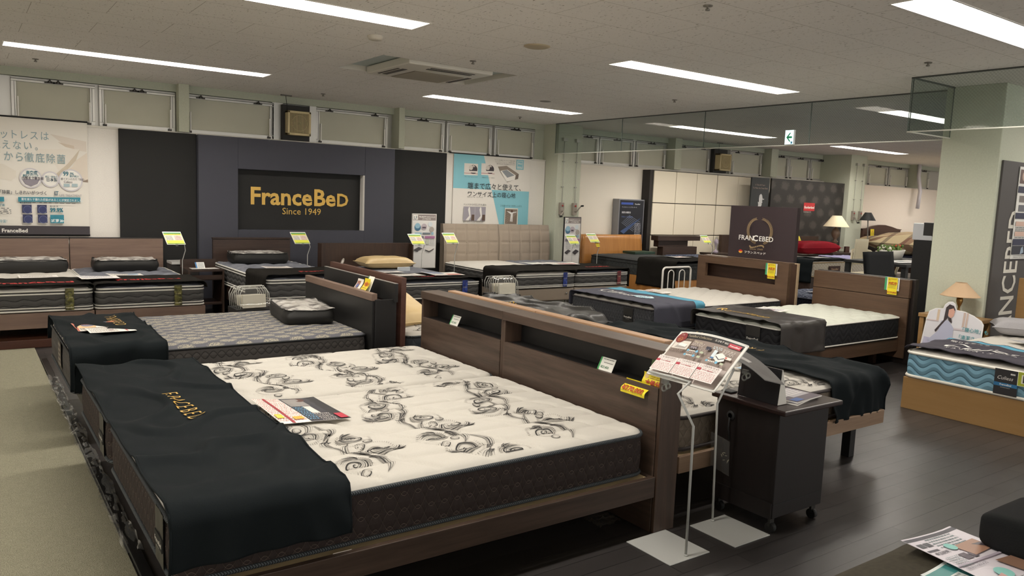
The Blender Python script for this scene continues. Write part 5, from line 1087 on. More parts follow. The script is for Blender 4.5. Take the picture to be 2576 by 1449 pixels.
for lab_, bx_, by_, kz_, zl_, cx_, cz_, ex_ in (('price stand with yellow card beside the greige headboard, left of the low bedside table', 2.03, 9.2, .765, .652, 1.94, .91, 0),
    ('price stand with yellow card right of the middle bed, before the gold lettering', 3.48, 9.2, .80, .7, 3.37, .915, 0), ('price stand with yellow card overlapping the white information board', 5.045, 9.15, .81, .7, 4.93, .905, 0),
    ('price stand with yellow card at the left end of the taupe headboard', 5.53, 9.1, .80, .68, 5.42, .925, 0), ('price stand with tilted card before the black rimmed information board', 7.70, 9.2, .85, .74, 7.65, .90, 0),
    ('price stand with a hanging sale tag before the honey wood headboard', 8.31, 9.3, .775, .66, 8.15, .92, 1), ('price stand with yellow card before the cream padded panels', 11.1, 9.34, .72, .6, 10.85, .90, 0)):
    price_stand(lab_, bx_, by_, kz_, zl_, (cx_, cz_), extra=ex_)
# the two large sign stands in front
def sign_stand(label, px, py, back=False):
    return thing('sign_stand', label, 'sign stand', (px, py, 0))
t = sign_stand('grey wire sign stand with flat base holding the laminated twin bed board', 2.488, 2.115)
g = G(); g.box(2.365, 2.613, 2.092, 2.355, 0, .005, steel); part('base_plate', t, g, bevel=.002)
g = G(); g.tube([(2.488, 2.118, .005), (2.481, 2.118, .577), (2.373, 2.118, .731), (2.442, 2.118, .772), (2.43, 2.2, .775), (2.427, 2.34, .772)], .0055, steel, 8); g.lathe([(0, 0), (.009, 0), (.009, .008), (0, .008)], (2.488, 2.118, .005), steel, 10); part('pole', t, g)
TL, TR, BR, BL = Vector((2.64, 2.358, .928)), Vector((2.646, 1.998, .927)), Vector((2.443, 1.994, .758)), Vector((2.434, 2.357, .760)); nb = (BR-BL).cross(TL-BL).normalized()
P = lambda x, y, d: (BL*(1-x)+BR*x)*(1-y)+(TL*(1-x)+TR*x)*y+nb*(d+.022*math.sin(PI*x)*y)
g = G(); g.grid(lambda a, b: P(a, b, 0), 16, 8, mat('eceae4', .25)); g.grid(lambda a, b: P(a, b, -.004), 16, 8, mat('c8c6c0', .3), flip=True)
for a0, b0, a1, b1 in ((0, 0, 1, 0), (1, 0, 1, 1), (1, 1, 0, 1), (0, 1, 0, 0)): g.tube([P(a0+(a1-a0)*k/12, b0+(b1-b0)*k/12, -.001) for k in range(13)], .004, mat('eceae4', .25), 6)
ops = [('r', .025, .03, .95, .94, '8f8078'), ('r', .025, .86, .95, .11, '23201f'), ('r', .03, .55, .28, .31, '6b5a50'), ('r', .025, .03, .95, .39, 'bdb0aa'), ('p', [(.04, .62), (.29, .62), (.29, .80), (.04, .80)], 'd9d2c8'), ('p', [(.08, .64), (.26, .64), (.27, .70), (.12, .72)], 'a8a09a'), ('p', [(.12, .69), (.25, .67), (.26, .73), (.14, .75)], 'efece6'), ('c', .09, .86, .115, '7c2326'), ('c', .09, .82, .05, 'b57f3a'), ('c', .09, .82, .04, '7c2326'), ('t', 'NO.1', .062, .805, .035, 'd8b060', .01), ('t', '人気', .065, .91, .035, 'e8d8c8'), ('t', 'TwinBed Collection', .175, .885, .066, 'b5a98e', 0, .2), ('t', 'エコモア 02C', .60, .89, .045, 'f0ece4', .01), ('r', .80, .845, .16, .085, 'b8263c'), ('t', 'FranceBed', .815, .87, .042, 'f4ece8', .02), ('t', 'Bed', .25, .81, .04, 'b5a98e'), ('t', 'Mattress', .35, .78, .05, 'd5c9ae'),
       ('r', .33, .64, .12, .06, '3a3036'), ('r', .345, .675, .09, .01, 'd8d0d8'), ('r', .56, .68, .07, .07, '2a2a3c'), ('b', .34, .76, .18, 3, .022, 'd0c8c0'), ('b', .47, .69, .14, 6, .02, 'b5aaa2'), ('b', .05, .59, .22, 4, .02, 'a89a90'), ('r', .69, .55, .045, .17, 'd8e4ea'), ('r', .69, .55, .045, .03, '3f6f9c'), ('p', [(.74, .56), (.81, .50), (.88, .56), (.86, .66), (.80, .70), (.74, .64)], 'efece6'), ('p', [(.75, .60), (.81, .55), (.87, .60), (.87, .62), (.81, .57), (.75, .62)], '5a5a60'), ('r', .87, .60, .08, .05, 'efe2da'), ('r', .875, .61, .02, .03, 'c04a3a'), ('b', .80, .76, .15, 5, .02, 'd0c8c0'), ('b', .66, .76, .12, 2, .03, 'c8dce4')]
for xx, yy in ((.34, .57), (.34, .47), (.68, .45)):
    ops += [('r', xx, yy, .03, .04, '6fb0cc')]+[('c', xx+.045+.024*k, yy+.02, .013, 'f0ece4', .9) for k in range(4)]+[('c', xx+.15, yy+.02, .026, '6fb0d0'), ('r', xx+.2, yy, .045, .04, 'b5bfa4'), ('b', xx+.02, yy+.06, .14, 1, .02, 'e0d8d0')]
for k in range(3):
    xx = .04+k*.315; ops += [('r', xx, .05, .30, .32, 'e6e0dc'), ('r', xx, .245, .055, .045, 'b02840'), ('b', xx+.02, .35, .26, 4, .028, 'b08a88', .25), ('b', xx+.01, .215, .28, 6, .028, 'c47a7c', .25), ('b', xx+.07, .335, .2, 1, .02, '8a8a8a', .4), ('t', 'ツイン ¥%s,000' % ('370', '370', '350')[k], xx+.075, .252, .03, 'a83040', .02)]
draw(g, P, .364, .257, ops, .0004, 16); part('laminated_board', t, g, 'laminated twin bed board')
def clip(t, p, s=1):
    g = G()
    for k, (dy, dz, r) in enumerate(((-.012, -.02, .011), (.008, -.032, .013))): g.tube([(p[0]+.004*math.sin(a), p[1]+dy*s+r*math.cos(a), p[2]+dz+r*math.sin(a)) for a in [q*PI/6 for q in range(12)]], .004, acry, 6, True)
    g.box(p[0]-.006, p[0]+.006, p[1]-.012, p[1]+.022, p[2]-.014, p[2]+.006, acry); part('clip', t, g, 'clear plastic clip')
clip(t, (2.425, 2.235, .752))
t = sign_stand('grey wire sign stand beside the dark cabinet holding a leaflet seen edge on', 2.882, 2.305)
g = G(); g.box(2.748, 2.997, 2.065, 2.328, 0, .005, steel); part('base_plate', t, g, bevel=.002)
g = G(); g.tube([(2.882, 2.306, .005), (2.857, 2.306, .582), (2.957, 2.306, .735), (2.935, 2.306, .775), (2.93, 2.30, .80)], .0055, steel, 8); g.lathe([(0, 0), (.009, 0), (.009, .008), (0, .008)], (2.882, 2.306, .005), steel, 10); part('pole', t, g)
Q = [Vector(q) for q in ((2.90, 2.33, .80), (2.955, 2.30, .845), (3.05, 2.09, .70), (2.97, 2.14, .72))]
P = lambda x, y, d: (Q[0]*(1-x)+Q[3]*x)*(1-y)+(Q[1]*(1-x)+Q[2]*x)*y+Vector((0, 0, d+.02*math.sin(PI*x)))
g = G(); lam = mat('7a7876', .25); g.grid(lambda a, b: P(a, b, 0), 10, 4, lam); g.grid(lambda a, b: P(a, b, -.003), 10, 4, lam, flip=True); draw(g, P, .28, .09, [('r', .1, .15, .8, .5, '6f6c6a'), ('r', .2, .3, .3, .2, 'b5b2ae')], .0005, 10); part('laminated_board', t, g, 'curved grey leaflet')
clip(t, (2.965, 2.24, .74), 1)
# ------------------------------------------------------------------ dark bedside cabinet in front
t = thing('bedside_cabinet', 'dark brown bedside cabinet on casters beside the two sign stands', 'bedside cabinet', (3.19, 2.24, 0))
cab = wood('espresso', '0f0908', '170e0c', 'Z', .6); cabx = wood('espresso_top', '201513', '2c1d1b', 'X', .3)
g = G(); g.box(3.0, 3.385, 2.065, 2.425, .075, .572, cab); part('body', t, g, bevel=.004)
g = G(); g.box(2.975, 3.43, 2.022, 2.442, .573, .597, cabx); part('top', t, g, bevel=.006)
g = G(); g.box(3.004, 3.38, 2.064, 2.068, .14, .146, black); g.box(2.992, 3.0, 2.07, 2.42, .075, .15, cab); part('plinth_moulding', t, g)
for x, y in ((3.03, 2.09), (3.355, 2.09), (3.03, 2.39), (3.355, 2.39)):
    g = G(); g.tube([(x-.012, y, .024), (x+.012, y, .024)], .024, black, 14); g.box(x-.016, x+.016, y-.006, y+.006, .03, .074, mat('3a3836', .4, .6)); part('caster', t, g)
g = G(); g.lathe([(0, 0), (.024, 0), (.022, .006), (.012, .008)], (0, 0, 0), black, 16); g.v = [(3.0-z, 2.335+x, .50+y) for x, y, z in g.v]; g.tube([(2.99, 2.335, .49), (2.985, 2.335, .44), (2.994, 2.33, .38)], .004, black, 6); part('cable_hole', t, g, 'black cable outlet with a short cord')
t = thing('plastic_bag', 'small clear zip bag with screws taped to the cabinet side', 'plastic bag', (2.985, 2.34, .25))
g = G(); P = lambda a, b: (2.985-.008*math.sin(PI*a)*math.sin(PI*b)+.003*mnoise.noise(Vector((a*9, b*9, 1))), 2.425-.115*a+.01*b, .225+.17*b-.02*a); g.grid(P, 10, 14, film); part('film', t, g)
g = G(); sv = mat('c8c0a8', .3, .6); 
for a in range(7): y, z = 2.345+.02*math.sin(a*2.1), .29+.02*math.cos(a*1.7); g.tube([(2.990, y, z), (2.990, y+.012*math.cos(a), z+.014*math.sin(a))], .002, sv, 5)
g.v = [(v_[0]-.0, v_[1], v_[2]) for v_ in g.v]; part('screw', t, g, 'pale screws')
# black tent card and magazines on the cabinet
t = thing('tent_card', 'black folded tent card with white edge on the dark cabinet', 'tent card', (3.06, 2.23, .598))
g = G(); bk = mat('17171a', .35)
g.grid(lambda a, b: (3.035+.018*b, 2.335-.225*a, .598+.165*b), 8, 4, bk); g.grid(lambda a, b: (3.105-.045*b, 2.335-.225*a, .598+.165*b), 8, 4, mat('c9c6c0', .5), flip=True)
part('fold', t, g); g = G(); wc = mat('d5d2ca', .5)
g.face([(3.036, 2.1095, .599), (3.104, 2.1095, .599), (3.059, 2.1095, .762), (3.054, 2.1095, .762)], wc); g.face([(3.036, 2.108, .599), (3.054, 2.108, .762), (3.059, 2.108, .762), (3.104, 2.108, .599)], wc); part('end_flap', t, g, 'white end flap')
for k, (lab, o, rz, c) in enumerate((('grey brochure at the bottom of the pile on the dark cabinet', (3.12, 2.06), .25, '77706c'), ('picture brochure on top of the pile on the dark cabinet', (3.13, 2.07), .12, '5a5058'))):
    ca, sa = math.cos(rz), math.sin(rz); P = (lambda o, ca, sa, k: lambda x, y, d: Vector((o[0]+.24*x*ca-.19*y*sa, o[1]+.24*x*sa+.19*y*ca, .604+k*.007+d)))(o, ca, sa, k)
    sheet('brochure', lab, 'brochure', P, .24, .19, [('r', .0, .0, 1, 1, c), ('r', .3, .3, .65, .6, 'a8a4a8'), ('b', .1, .85, .8, 5, .1, 'd8d4d0'), ('r', .05, .05, .3, .2, '3f5f9c')], thick=.006, group='brochures on the dark cabinet')
tag(G().box(3.02, 3.07, 2.36, 2.42, .598, .606, black).build('remote_control', bevel=.003), 'small flat black gadget at the cabinet corner by the tent card', 'gadget')
# tags at the near twin headboard
def ptag(name, label, o, u, v_, Wd, Hd, ops, back, curl=0, cat='price tag', group=None):
    P0 = flatP(o, u, v_); n_ = Vector(u).cross(Vector(v_)).normalized()
    return sheet(name, label, cat, lambda x, y, d: P0(x, y, d)+n_*curl*math.sin(PI*2*y), Wd, Hd, ops, back, 14, .0016 if curl else .0004, .001, group=group)
cardops = [('r', 0, 0, .1, 1, '3f9a55'), ('b', .2, .85, .7, 1, .1, '5a5a58'), ('b', .3, .6, .6, 1, .1, '6a6a68'), ('t', '¥27,450', .18, .2, .25, '3f7a55', .01)]
ptag('price_card', 'white price card in the niche near the yellow sale tags', (2.553, 2.815, .6725), (0, -.105, 0), (.03, 0, .062), .105, .07, cardops, 'efeee6', group='small price cards in the walnut niche')
ptag('price_card', 'white price card in the far niche of the walnut headboard', (2.553, 4.245, .6725), (0, -.1, 0), (.03, 0, .062), .1, .07, cardops, 'efeee6', group='small price cards in the walnut niche')
ye = 'ecd92a'
ptag('sale_tag', 'upper yellow sale tag with red letters at the end of the walnut headboard', (2.556, 2.505, .665), (0, -.125, 0), (.012, 0, .06), .125, .062, [('c', .16, .72, .2, 'e8c88a'), ('b', .35, .85, .6, 3, .13, '8a6a2a'), ('t', '大処分', .2, .08, fit('大処分', .75, 2, .03), 'a83020', .04)], ye, .004)
ptag('sale_tag', 'lower yellow sale tag with a red price at the end of the walnut headboard', (2.505, 2.59, .618), (0, -.155, .0), (.035, 0, .062), .155, .07, [('b', .3, .85, .5, 1, .1, '7a6a2a'), ('t', '407,000', .4, .66, .16, '4a4420', .02), ('t', '¥370,000', .06, .16, fit('¥370,000', .86, 2.2, .02), 'b04018', .03), ('b', .05, .1, .9, 1, .06, '8a7a2a')], ye, .008)
ptag('sale_tag', 'green tag with red letters half hidden by the laminated twin bed board', (2.56, 2.46, .73), (0, -.09, 0), (.01, 0, .07), .09, .07, [('t', '付属品', .15, .1, fit('付属品', .7, 1.3, .02), 'b04a4a', .03)], '6f8a5a')
def saleset(where, x, y, z, price):
    ptag('price_card', 'white price card with a green edge behind the yellow tag on the '+where, (x-.004, y+.09, z-.03), (0, -.15, 0), (.0, 0, .13), .15, .13, [('r', 0, 0, .15, 1, '3f9a65'), ('b', .2, .9, .75, 7, .12, '8a8a88')], 'efeee6')
    ptag('sale_tag', 'yellow sale tag with a red price on the '+where, (x-.008, y+.055, z-.07), (-.004, -.1, 0), (-.006, 0, .17), .1, .17, [('t', '大処分', .06, .6, fit('大処分', .88, .6, .03), 'b03020', .05), ('b', .1, .55, .8, 3, .08, 'a89a3a'), ('t', price, .03, .08, fit(price, .94, .6, .01), 'b8501a', .02), ('c', .18, .88, .05, 'd08a3a'), ('b', .35, .9, .6, 1, .06, 'a0502a')], ye, .004)
saleset('slotted headboard', 7.298, 5.27, .79, '¥165,000'); saleset('plain sloping headboard', 7.597, 4.06, .755, '¥139,800')
ptag('price_card', 'blue and cream card leaning on the wood lip of the charcoal headboard', (2.36, 5.32, .76), (0, -.10, .0), (.045, 0, .1), .1, .12, [('r', .1, .35, .5, .5, '9c6a5a'), ('c', .4, .5, .15, '5a6a9c'), ('b', .1, .25, .8, 2, .1, '8a8a88')], 'e9e2d6', .004)
ptag('price_card', 'white price card behind the yellow tag on the charcoal headboard', (2.385, 5.20, .765), (0, -.10, .0), (.05, -.0, .125), .1, .14, [('r', 0, 0, .12, 1, '3f8a4a')], 'f0eee8')
ptag('sale_tag', 'yellow sale tag leaning on the wood lip of the charcoal headboard', (2.345, 5.20, .735), (0, -.09, .0), (.06, 0, .14), .09, .15, [('c', .5, .72, .14, 'd89a3a'), ('b', .1, .5, .8, 4, .1, 'a88a2a'), ('t', '大処分', .1, .65, .2, 'b8501a', .03)], ye, .008)
g = G(); g.lathe([(0, 0), (.03, 0), (.03, .004), (0, .004)], (0, 0, 0), white, 20); g.v = [(2.56+y*.4, 5.98+x, .92+y) for x, y, z in g.v]; tag(g.build('round_tag'), 'small round white tag on top of the brown headboard end', 'tag')
# clear leaflet racks
def rack(label, x, y, z0, n, rot=0, base=0):
    t = thing('leaflet_rack', label, 'leaflet rack', (x, y, z0)); ca, sa = math.cos(rot), math.sin(rot)
    def T(a, b, c): return (x+a*ca-b*sa, y+a*sa+b*ca, z0+c)
    g = G()
    for k in range(n):
        f = -.13+.26*k/(n-1); h = .19+.02*math.sin(k)
        pts = [T(-.14, f, .01), T(-.14, f+.02, h-.05), T(-.11, f+.03, h), T(.11, f+.03, h), T(.14, f+.02, h-.05), T(.14, f, .01)]; g.tube(pts, .0035, mat('d9d8d0', .15, .3), 5)
    part('clear_pocket', t, g, 'clear plastic pockets')
    g = G()
    for k in range(4): f = -.10+.06*k; g.obox(T(0, f, .07), (ca, sa, 0), (0, .1, 1), (-sa, ca, .0), .11, .06-.006*k, .012, mat('e2dccb', .5) if k < 3 else mat('8a847c', .4))
    part('leaflets', t, g, 'cream leaflets'); g = G(); g.grid(lambda a, b: T(-.145+.29*a, -.14+.28*b, .02+.17*math.sin(PI*b)**.4+.01*mnoise.noise(Vector((a*8, b*8, x)))), 12, 12, film); part('cover', t, g, 'crinkled film')
    if base: g = G(); g.box(x-.16, x+.16, y-.15, y+.15, 0, z0, blackm); part('plinth', t, g)
rack('clear leaflet rack full of cream papers beside the middle slate mattress', 2.22, 7.35, .37, 7, .1, 1); rack('clear leaflet rack before the taupe bed', 5.05, 7.25, .40, 7, 0, 1)
# low bedside table between the left beds
t = thing('bedside_table', 'low open dark bedside table between the slate mattresses at the left', 'bedside table', (2.26, 9.3, 0))
g = G(); g.box(2.07, 2.46, 9.1, 9.5, .53, .55, w_dk); part('top', t, g)
for x in (2.07, 2.44): g = G(); g.box(x, x+.02, 9.1, 9.5, 0, .529, w_dkZ); part('side_panel', t, g)
g = G(); g.box(2.091, 2.439, 9.11, 9.12, .44, .49, w_dk); part('drawer', t, g); g = G(); g.box(2.091, 2.439, 9.12, 9.5, .43, .439, w_dk); g.box(2.091, 2.439, 9.12, 9.5, .15, .17, w_dk); part('shelf', t, g)
g = G(); g.box(2.07, 2.46, 9.48, 9.5, .551, .64, w_dk); part('back_rail', t, g)
ptag('price_card', 'white and blue card standing on the low dark bedside table', (2.19, 9.25, .552), (.1, 0, 0), (-.01, .03, .07), .1, .075, [('r', 0, 0, .15, 1, '3f7ab5'), ('b', .25, .8, .65, 5, .16, '8a8a88')], 'e8e9e6')
leaflet('white leaflet lying on the low dark bedside table', [(2.12, 9.3), (2.4, 9.3), (2.42, 9.15), (2.12, 9.15)], .553, [('b', .05, .85, .9, 5, .15, '9a9690')], curl=.001)
t = thing('pillow_box', 'white plastic wrapped box behind the slate mattress, left of the low table', 'box', (2.1, 9.75, 0)); g = G(); g.box(2.0, 2.3, 9.6, 9.85, 0, .57, mat('2d2b29', .6)); part('box', t, g); g = G(); g.box(2.0, 2.3, 9.59, 9.86, .571, .60, mat('c9c8c4', .2)); part('lid', t, g, 'white lid')
# white bed guard rail
t = thing('bed_guard', 'white tubular bed guard standing beyond the grey and teal throw', 'bed guard', (7.39, 6.75, 0)); wt = mat('e6e2da', .35)
def arch(x0, x1, z1, r, rad, nm):
    pts = [(x0, 6.75, 0)]+[(x0+r-r*math.cos(a), 6.75, z1-r+r*math.sin(a)) for a in [k*PI/12 for k in range(7)]]+[(x1-r+r*math.sin(a), 6.75, z1-r+r*math.cos(a)) for a in [k*PI/12 for k in range(7)]]+[(x1, 6.75, 0)]
    g = G(); g.tube(pts, rad, wt, 8); part(nm, t, g)
arch(7.14, 7.65, .705, .05, .012, 'outer_frame'); arch(7.24, 7.34, .67, .05, .006, 'inner_bar'); arch(7.44, 7.54, .67, .05, .006, 'inner_bar')

# ------------------------------------------------------------------ right side: blue wave bed, cut-out board, lamp
t = thing('bed', 'light maple box bed base at the right edge', 'bed', (6.9, 2.1, 0))
g = G(); g.box(5.925, 7.9, 1.5, 3.02, 0, .245, w_maple); part('base', t, g, bevel=.003)
g = G(); g.box(7.92, 7.96, 1.45, 3.07, 0, .95, w_maple); part('head_panel', t, g, bevel=.004)
mG, _ = mattress('mattress', 'white mattress with blue wave border on the light maple base', (5.93, 7.88, 1.52, 3.02), .248, .475, tp_white, sd_G, [(0, .012, mat('e6e2d6', .6)), (.012, .013, mat('d9d4c8', .5))], q_wave(.09, .02, .4), .012, .03, .07)
th, sfG, _ = throw('throw', 'dark printed throw with white lettering on the blue wave mattress', 'X', 5.945, 6.62, 1.52, 3.02, .485, .1, .02, fabric('dark_violet_cotton', '39363e', '403d45', .8, 200, .2), .006, 41, .003, na=30, nc=80)
g = G(); g.grid(lambda a, b: sfG(6.53+.08*a, .1+b*1.48, .0045), 4, 60, tl)
draw(g, P_top(sfG, 6.10, .1+1.38, (.16, -1.0), (.28, .02)), 1.0, .28, [('t', 'Culiess', .02, .15, .72, 'e8e6e0', 0, .35), ('t', '眠りを変える', .02, 1.0, .16, 'd8d6d0'), ('t', 'キュリエス・エージー', .08, -.12, .17, 'd8d6d0'), ('c', .85, .85, .2, 'dfe8ea', 2.4), ('c', .95, .45, .09, '5f9fbc', 3)]); part('print', th, g, 'teal stripe and white lettering')
g = G(); draw(g, flatP((5.912, 2.375, .265), (0, -.15, 0), (0, 0, .18)), .15, .18, [('r', 0, 0, 1, 1, '2b2a2c'), ('t', 'Culiess', .1, .6, fit('Culiess', .68, .83), 'e0ded8', 0, .3), ('r', 0, .33, 1, .14, '2f6f9c'), ('t', 'FranceBed', .25, .37, fit('FranceBed', .5, .83, .02), 'e8e8e6', .02), ('r', .68, .82, .2, .06, 'c8c6c0'), ('b', .3, .28, .4, 1, .05, 'a8a6a0')], .0006); part('brand_tab', mG, g, 'dark label with a blue band')
ptag('price_tag', 'green framed tag hanging on the blue wave border at the right edge', (5.902, 2.225, .35), (0, -.12, 0), (0, 0, .1), .12, .1, [('r', .03, .03, .94, .94, 'a8b03a'), ('r', .2, .2, .7, .6, 'e8e6d8'), ('r', .28, .25, .5, .5, '3a3432')], 'e6e8d0')
leaflet('grey picture leaflet beside the throw on the blue wave mattress', [(7.0, 2.75), (7.35, 2.55), (7.1, 2.1), (6.75, 2.3)], .492, [('r', 0, 0, 1, 1, '9a9a9c'), ('p', [(.1, .2), (.9, .5), (.8, .8), (.2, .6)], '6f747c'), ('b', .1, .9, .8, 3, .08, 'd8d8d8')], 'd8d8d6')
pillow('pillow', 'grey rumpled pillow at the head of the blue wave mattress', (7.55, 2.85, .55), .36, .5, .14, .5, fabric('grey_cotton', '9c9a9c', 'a8a6a8', .9, 100, .2))
t = thing('side_table', 'light maple side table behind the cut-out display board', 'side table', (7.38, 3.38, 0)); g = G(); g.box(7.34, 7.64, 3.13, 3.66, .54, .575, w_maple); part('top', t, g, bevel=.003)
for x, y in ((7.37, 3.16), (7.6, 3.16), (7.37, 3.63), (7.6, 3.63)): g = G(); g.box(x-.02, x+.02, y-.02, y+.02, 0, .539, w_maple); part('leg', t, g)
def table_lamp(label, c, z0, zs0, zs1, r0, r1, shade, body, prof, tube_to=None):
    t = thing('table_lamp', label, 'lamp', (c[0], c[1], z0))
    g = G(); g.lathe([(r0, zs0-z0), (r1, zs1-z0)], (c[0], c[1], z0), shade, 36); g.lathe([(r1-.002, zs1-z0), (r0-.002, zs0-z0)], (c[0], c[1], z0), shade, 36); g.tube([(c[0]+r0*math.cos(k*PI/18), c[1]+r0*math.sin(k*PI/18), zs0) for k in range(36)], .003, shade, 5, True); g.tube([(c[0]+r1*math.cos(k*PI/18), c[1]+r1*math.sin(k*PI/18), zs1) for k in range(36)], .003, shade, 5, True); part('lamp_shade', t, g)
    g = G(); g.lathe(prof, (c[0], c[1], z0), body, 28); part('lamp_base', t, g); return t
shade_c = fabric('shade_linen', 'c0a384', 'c6aa8b', .9, 150, .2); brass = mat('8a6a3a', .3, .8, name='antique_brass')
table_lamp('table lamp with a wide beige cone shade and brass base before the large pillar', (7.475, 3.365), .565, .765, .886, .163, .046, shade_c, brass, [(0, 0), (.055, 0), (.055, .012), (.04, .02), (.02, .04), (.012, .07), (.01, .1), (.02, .125), (.028, .15), (.026, .18), (.016, .19), (.006, .2), (.006, .31)])
# cut-out display board with printed woman and children: flat cardboard
t = thing('display_board', 'white cut-out cardboard display with a printed seated woman before the large pillar', 'display board', (7.25, 3.3, 0))
BP = flatP((7.22, 3.575, .15), (.02, -.53, 0), (.07, 0, .54)); asp = 1.0
outline = [(0, 0), (.02, .3), (.05, .72), (.08, .86), (.18, .92), (.30, .93), (.32, 1.0), (.37, 1.05), (.43, 1.06), (.48, 1.03), (.5, .97), (.52, .93), (.65, .92), (.8, .87), (.93, .80), (.97, .74), (.97, .6), (1.0, 0)]
g = G(); g.prism(outline, lambda x, y, d: BP(x, y, d), -.006, 0, mat('e4e2e0', .5)); part('cardboard', t, g)
g = G(); ins = [((x-.5)*.97+.5, (y-.5)*.97+.5) for x, y in outline]
draw(g, BP, .52, .52, [('p', ins, 'd4d2d6'), ('p', [(.03, .0), (.97, .0), (.95, .32), (.5, .38), (.06, .42)], 'b4b2c8'), ('r', .22, .70, .04, .2, 'c9b49c'), ('r', .64, .66, .035, .24, 'c0aba0'), ('r', .69, .66, .03, .24, 'c0aba0'), ('r', .06, .70, .2, .02, 'c0b0b0'), ('r', .5, .60, .2, .03, 'c8bcc0'), ('p', [(.12, .36), (.28, .55), (.3, .72), (.42, .74), (.52, .62), (.52, .46), (.5, .34), (.34, .28)], 'aeb0c4'), ('p', [(.22, .55), (.34, .74), (.35, .95), (.40, 1.01), (.47, .99), (.5, .93), (.5, .88), (.42, .90), (.40, .78), (.30, .62), (.24, .52)], '33282a'), ('p', [(.40, .92), (.47, .95), (.5, .90), (.49, .82), (.45, .78), (.40, .82)], 'c99a88'), ('p', [(.40, .80), (.46, .78), (.48, .72), (.47, .70), (.42, .74)], '33282a'),
    ('t', '「寝心地」も', .62, .60, .075, '3a8a90', .01), ('t', '「清潔さ」も。', .58, .47, .075, '3a8a90', .01), ('c', .50, .28, .085, 'eceae6', 1.7), ('t', '徹底除菌！', .40, .24, .05, '2a7a88', .02), ('b', .36, .32, .25, 1, .02, 'a8a8a8'), ('c', .16, .12, .07, '4a4240', .8), ('c', .19, .09, .05, 'd0a890', .8), ('p', [(.05, 0), (.25, 0), (.22, .06), (.1, .05)], 'c8bca8'), ('c', .35, .10, .05, '4a4240', .8), ('c', .37, .08, .035, 'd0a890', .8), ('c', .53, .11, .055, '4a3c3a', .8), ('c', .55, .08, .035, 'd0a890', .8), ('c', .8, .14, .06, '4a3f3f', .9)], .0006)
part('printed_face', t, g, 'printed woman, heads and teal lettering')
g = G(); g.box(7.262, 7.28, 3.27, 3.33, 0, .3, mat('c9c6c0', .5)); g.box(7.262, 7.32, 3.26, 3.34, 0, .01, mat('c9c6c0', .5)); part('strut', t, g)

# ------------------------------------------------------------------ bottom right: dark bedding with laminated leaflets
dk2 = fabric('dark_olive_cloth', '35322a', '4a453a', .95, 60, .5); dk3 = fabric('black_cloth', '161718', '1c1d1e', .95, 200, .4)
def cushion(name, label, B, z0, z1, m, r=.07, amp=.012, seed=0, cat='cushion'):
    X0, X1, Y0, Y1 = B; g = G(); cx, cy, cz = (X0+X1)/2, (Y0+Y1)/2, (z0+z1)/2; hx, hy, hz_ = (X1-X0)/2, (Y1-Y0)/2, (z1-z0)/2
    def f(a, b):
        th_ = a*2*PI; ph = -PI/2+b*PI; e = .13
        sg = lambda v, k: math.copysign(abs(v)**k, v)
        ct = sg(math.cos(ph), .18); p = Vector((cx+hx*sg(math.cos(th_), e)*ct, cy+hy*sg(math.sin(th_), e)*ct, cz+hz_*sg(math.sin(ph), .35)))
        return p+Vector((0, 0, amp*mnoise.noise(Vector((p.x*4, p.y*4, seed)))))
    g.grid(f, 64, 24, m); o = g.build(name); tag(o, label, cat); return o
o = cushion('upholstered_bench', 'dark olive upholstered bench in the bottom right corner under the laminated leaflets', (.9, 2.74, -.6, 1.27), .0, .435, dk2, seed=2, cat='bench')
cushion('bolster', 'black cloth bolster standing behind the laminated leaflets at the bottom right corner', (2.62, 2.96, -.3, 1.06), .442, .57, dk3, seed=5, cat='bolster')
lz = .45
leaflet('large laminated leaflet with mint circles at the bottom right corner', [(2.70, .93), (2.44, 1.19), (2.44, 1.19), (2.70, .93)], lz, []) if False else None
bro = [('r', .0, .93, 1, .05, '2d2a38'), ('r', .02, .72, .2, .03, '3a3442'), ('b', .3, .9, .5, 5, .04, '7a8a8c'), ('r', .04, .80, .1, .07, '3a3a42'), ('r', .16, .80, .1, .07, '3a3a42'), ('t', '商品説明', .05, .66, .05, '3a3442', .01), ('r', .30, .50, .12, .1, '4a3a48'), ('r', .44, .5, .08, .08, '4a3a48'), ('p', [(.45, .72), (.9, .74), (.92, .55), (.5, .52)], 'a8806a'), ('p', [(.6, .68), (.95, .66), (.9, .56), (.62, .56)], '4a4048'), ('c', .42, .72, .06, '7fc4bc'), ('b', .05, .58, .22, 6, .03, '8a9a9c'), ('r', .0, .44, 1, .025, 'b5aab8'), ('t', '寝具の選び方', .05, .38, .05, '6a6472'), ('c', .35, .22, .08, '7fc4bc'), ('p', [(.55, .38), (.95, .36), (.95, .12), (.6, .1)], '8a6a58'), ('p', [(.68, .3), (.92, .3), (.9, .18), (.7, .16)], '2f2a2c'), ('p', [(.08, .18), (.3, .22), (.28, .08), (.12, .06)], 'c89a94'), ('b', .3, .1, .3, 3, .03, '8a8a90')]
leaflet('large laminated leaflet with mint circles in the bottom right corner', [(2.42, 1.19), (2.70, 1.17), (2.66, .82), (2.36, .84)], lz, bro, 'ddd6de', curl=.004)
leaflet('teal laminated leaflet under the larger one at the bottom frame edge', [(2.25, 1.04), (2.46, 1.06), (2.44, .78), (2.22, .78)], lz-.006, [('r', .04, .04, .92, .92, '3f8a88'), ('r', .3, .6, .4, .2, 'd8dcd8'), ('r', .55, .3, .3, .2, 'd8dcd8'), ('b', .35, .75, .3, 3, .06, '5a6a6a')], 'dfe6e4', curl=.004)
tag(G().box(2.14, 2.19, .98, 1.02, lz-.01, lz, mat('c8242c', .4)).build('red_tab', bevel=.003), 'small red tab on the dark olive bench at the bottom edge', 'tab')

